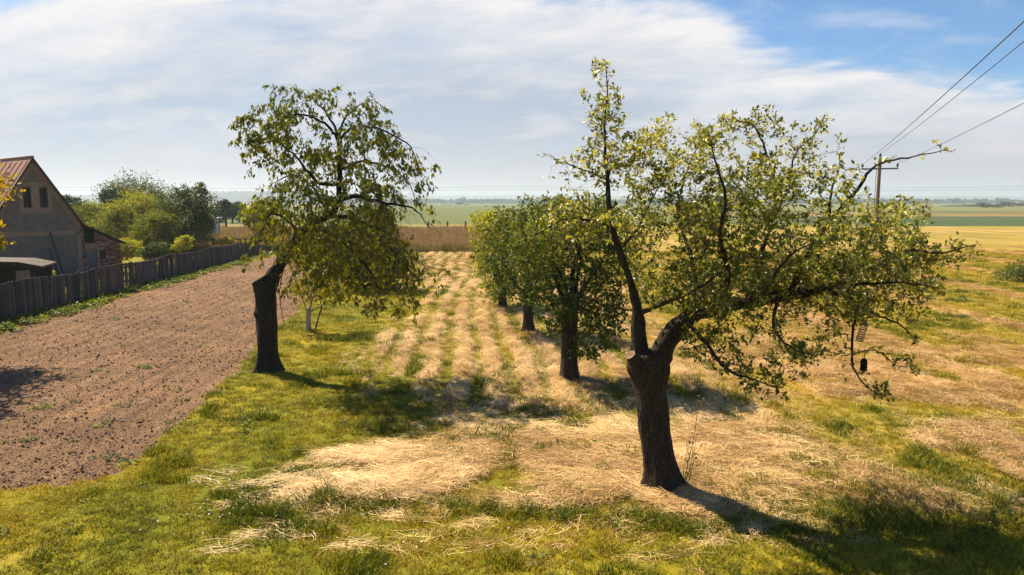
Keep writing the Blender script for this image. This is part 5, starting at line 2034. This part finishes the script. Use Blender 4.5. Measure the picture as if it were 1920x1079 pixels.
# short picket fence beyond its far end
pa, pb = at(398, 447, 64), at(492, 444, 68)
pa.z = pb.z = 0
pf = thing('picket_fence', pa, 'low dark picket fence beyond the far end of the board fence', 'fence', rz=math.atan2(pb.y - pa.y, pb.x - pa.x))
ln = (pb - pa).length
zt = at(440, 446, 66).z
pm = MB().prism([(-.03, -.01, 0), (.03, -.01, 0), (.03, -.01, .95), (0, -.01, 1.), (-.03, -.01, .95)], (0, .02, 0)).mesh('picket')
pm.materials.append(M['darkwood'])
for i in range(int(ln / .17)):
    o = link('picket', pm, None, pf)
    o.location = (i * .17, 0, 0)
    o.scale = (1, 1, zt + random.gauss(0, .02))
for z in (.35, zt * .82):
    MB().box((ln / 2, .04, z), (ln, .04, .08)).build('rail', M['darkwood'], pf)
for i in range(3):
    MB().box((ln * (.42 + .4 * (i - 1)), .1, zt / 2), (.22, .16, zt + .1)).build('post', M['darkwood'], pf)

# white shed behind the garden tree
wb = at(404, 445, 84)
wb = Vector((wb.x, 84, 0))
ws = thing('white_shed', wb, 'small white shed with slatted front between garden tree and meadow', 'shed', rz=math.radians(22))
s = sc_at(84)
zt = at(404, 410, 84).z
MB().box((0, 1.4, zt / 2), (.95, 2.8, zt)).build('wall', M['white'], ws)
for k in range(9):
    MB().box((-1.15, -.05, .15 + k * (zt - .2) / 9), (1.25, .05, .13)).build('slat', M['greyslat'], ws)
MB().box((-1.15, .9, zt / 2 - .05), (1.27, 1.7, zt - .12)).build('slatted_wing', M['darkwood'], ws)
MB().box((-.5, 1.3, zt + .05), (2.5, 3.1, .10)).build('roof', M['greyslat'], ws)
MB().box((.50, -.02, zt / 2), (.07, .06, zt - .01)).build('corner_post', M['darkwood'], ws)

# tiny white house on the right skyline
hb2 = at(1903, 396, 1000)
fh = thing('far_house', (hb2.x, 1000, 0), 'tiny white house with reddish roof on the right skyline', 'house')
MB().box((0, 0, 1.5), (9, 6, 3)).build('wall', M['white'], fh)
MB().prism([(-5, -3.4, 3.003), (5, -3.4, 3.003), (4.6, 0, 5), (-4.6, 0, 5)], (0, .3, .01)).build('roof', M['rooftile'], fh)
for k in (-2.5, 0, 2.5):
    MB().box((k, -3.02, 1.7), (1, .06, 1.2)).build('window', M['pane'], fh)

# meadow fence posts
M['concrete'] = mat_simple('dark_post', (.03, .03, .032), (.06, .06, .06), 6, .9, .3)
pmesh = MB().prism([(-.11, -.11, -.1), (.11, -.11, -.1), (.11, .11, -.1), (-.11, .11, -.1)], (0, 0, 1.62)).mesh('post')
pmesh = MB().tube([(0, 0, -.1), (0, 0, .6), (.01, 0, 1.35), (.01, 0, 1.42)], [.15, .145, .14, .10], 9).mesh('meadow_post', True)
pmesh.materials.append(M['concrete'])
for px, lab in ((803, 'dark squat post in the meadow under the cherry twigs, leftmost'), (839, 'middle dark squat post in the tan meadow'), (873, 'dark squat post in the meadow beside the far apple tree')):
    c = gp(px, 433)
    o = link('meadow_post', pmesh, None, None, (c.x, c.y, 0))
    tag(o, lab, 'post', 'posts in the far meadow')

# ------------------------------------------------------------------ power pole and wires
PY = 60.0
pc = at(1644, 400, PY)
M['polewood'] = mat_simple('pole_wood', (.13, .085, .055), (.20, .135, .09), 5, .85, .3, (1, 1, .2))
M['steel'] = mat_simple('galvanised_steel', (.10, .105, .12), (.16, .165, .18), 5, .5, .1, metallic=.6)
M['porcelain'] = mat_simple('brown_porcelain', (.035, .025, .022), (.06, .045, .04), 5, .25, 0)
M['wire'] = mat_simple('dark_wire', (.03, .03, .035), (.05, .05, .055), 3, .5, 0)
ztop = at(1646, 296, PY).z
zarm = at(1646, 317, PY).z
dirw = Vector((-.394, -.919, 0)).normalized()
across = Vector((dirw.y, -dirw.x, 0))
if across.x < 0:
    across = -across
pole = thing('power_pole', (pc.x, PY, 0), 'wooden power pole with steel crossarm behind the pear crown', 'pole', rz=math.atan2(across.y, across.x))
MB().tube([(0, 0, -.2), (0, 0, 3), (0, 0, ztop - .1), (0, 0, ztop)], [.17, .155, .13, .11], 12).build('shaft', M['polewood'], pole, True)
MB().box((0, -.17, zarm), (2.75, .10, .12)).build('crossarm', M['steel'], pole)
MB().tube([(-.24, -.17, .1), (-.24, -.17, zarm)], [.022, .022], 6).build('down_cable', M['wire'], pole)
ends = []
for xx, z0 in ((-1.3, zarm + .06), (0, ztop - .02), (1.3, zarm + .06)):
    mb = MB().tube([(xx, -.17 if xx else 0, z0), (xx, -.17 if xx else 0, z0 + .10), (xx, -.17 if xx else 0, z0 + .12), (xx, -.17 if xx else 0, z0 + .2), (xx, -.17 if xx else 0, z0 + .22),
                    (xx, -.17 if xx else 0, z0 + .32), (xx, -.17 if xx else 0, z0 + .38)], [.03, .03, .10, .11, .07, .10, .03], 10)
    mb.build('insulator', M['porcelain'], pole, True)
    ends.append(Vector((pc.x, PY, 0)) + across * xx + Vector((0, 0, z0 + .36)))
for e, lab in zip(ends, ('uppermost overhead wire from the power pole to the upper right', 'middle overhead wire from the power pole to the right edge',
                         'lowest overhead wire from the power pole to the right edge')):
    P = []
    for k in range(33):
        t_ = k / 32
        q = e + dirw * 80 * t_
        q.z = e.z + 4 * -.35 * t_ * (1 - t_) + .6 * t_
        P.append(q - e)
    o = MB().tube(P, [.013] * 33, 6).build('overhead_wire', M['wire'], None, True, e)
    tag(o, lab, 'wire', 'power line wires')
# the far transmission line that crosses the whole sky low down
for k, (zz_, lab) in enumerate(((at(960, 354, 420).z, 'faint far upper transmission wire low across the sky'), (at(960, 359, 420).z, 'faint far lower transmission wire low across the sky'))):
    P = [Vector((x, 420, zz_ + 1.2 * ((x % 300) / 150 - 1) ** 2)) for x in range(-420, 421, 20)]
    o = MB().tube(P, [.05] * len(P), 4).build('transmission_wire', M['wire'], None, True)
    tag(o, lab, 'wire', 'far transmission wires')

# ------------------------------------------------------------------ bird feeders in the pear tree
fy_ = YR - .62
c1, c0 = at(1622, 606, fy_), at(1611, 640, fy_)
ax = (c1 - c0)
L_ = ax.length
feed = thing('mesh_feeder', c0, 'tilted green wire-mesh feeder tube hanging in the pear branches', 'feeder')
feed.rotation_euler = ax.to_track_quat('Z', 'Y').to_euler()
M['feeder'] = mat_simple('green_wire', (.04, .05, .03), (.07, .075, .04), 6, .5, 0)
rr_ = .045
for k in range(10):
    a = k * .6283
    MB().tube([(rr_ * math.cos(a), rr_ * math.sin(a), 0), (rr_ * math.cos(a), rr_ * math.sin(a), L_)], [.0032, .0032], 4).build('bar', M['feeder'], feed)
for k in range(9):
    z = L_ * k / 8
    MB().tube([(rr_ * math.cos(a * .5236), rr_ * math.sin(a * .5236), z) for a in range(13)], [.0032] * 13, 4).build('ring', M['feeder'], feed)
MB().tube([(0, 0, L_), (0, 0, L_ + .12)], [.004, .003], 5).build('hanger', M['wire'], feed)
c0 = at(1619, 694, fy_ - .1)
lan = thing('hanging_feeder', c0, 'small dark jar-shaped feeder hanging by a cord in the pear tree', 'feeder')
MB().tube([(0, 0, 0), (0, 0, .012), (0, 0, .11), (0, 0, .14), (0, 0, .155), (0, 0, .165)], [.040, .046, .046, .040, .026, .010], 14).build('jar', M['black'], lan, True)
MB().tube([(0, 0, -.008), (0, 0, .004)], [.05, .05], 14).build('base_plate', M['darkwood'], lan)
zt = (at(1619, 655, fy_ - .1) - c0).z
MB().tube([(0, 0, .16), (.004, 0, .24), (0, 0, zt)], [.004, .006, .003], 5).build('cord', M['wire'], lan)

# ------------------------------------------------------------------ summer haze
hzm, t = new_mat('haze_air')
vol = t.n('ShaderNodeVolumePrincipled', inp={'Color': (.64, .76, .92, 1), 'Density': .00026, 'Anisotropy': .25})
t.n('ShaderNodeOutputMaterial', inp={'Volume': vol.outputs[0]})
hz_ = MB().box((0, 0, 44), (11600, 11600, 92)).build('haze', hzm)
tag(hz_, 'thin summer haze over the fields', 'haze', kind='stuff')
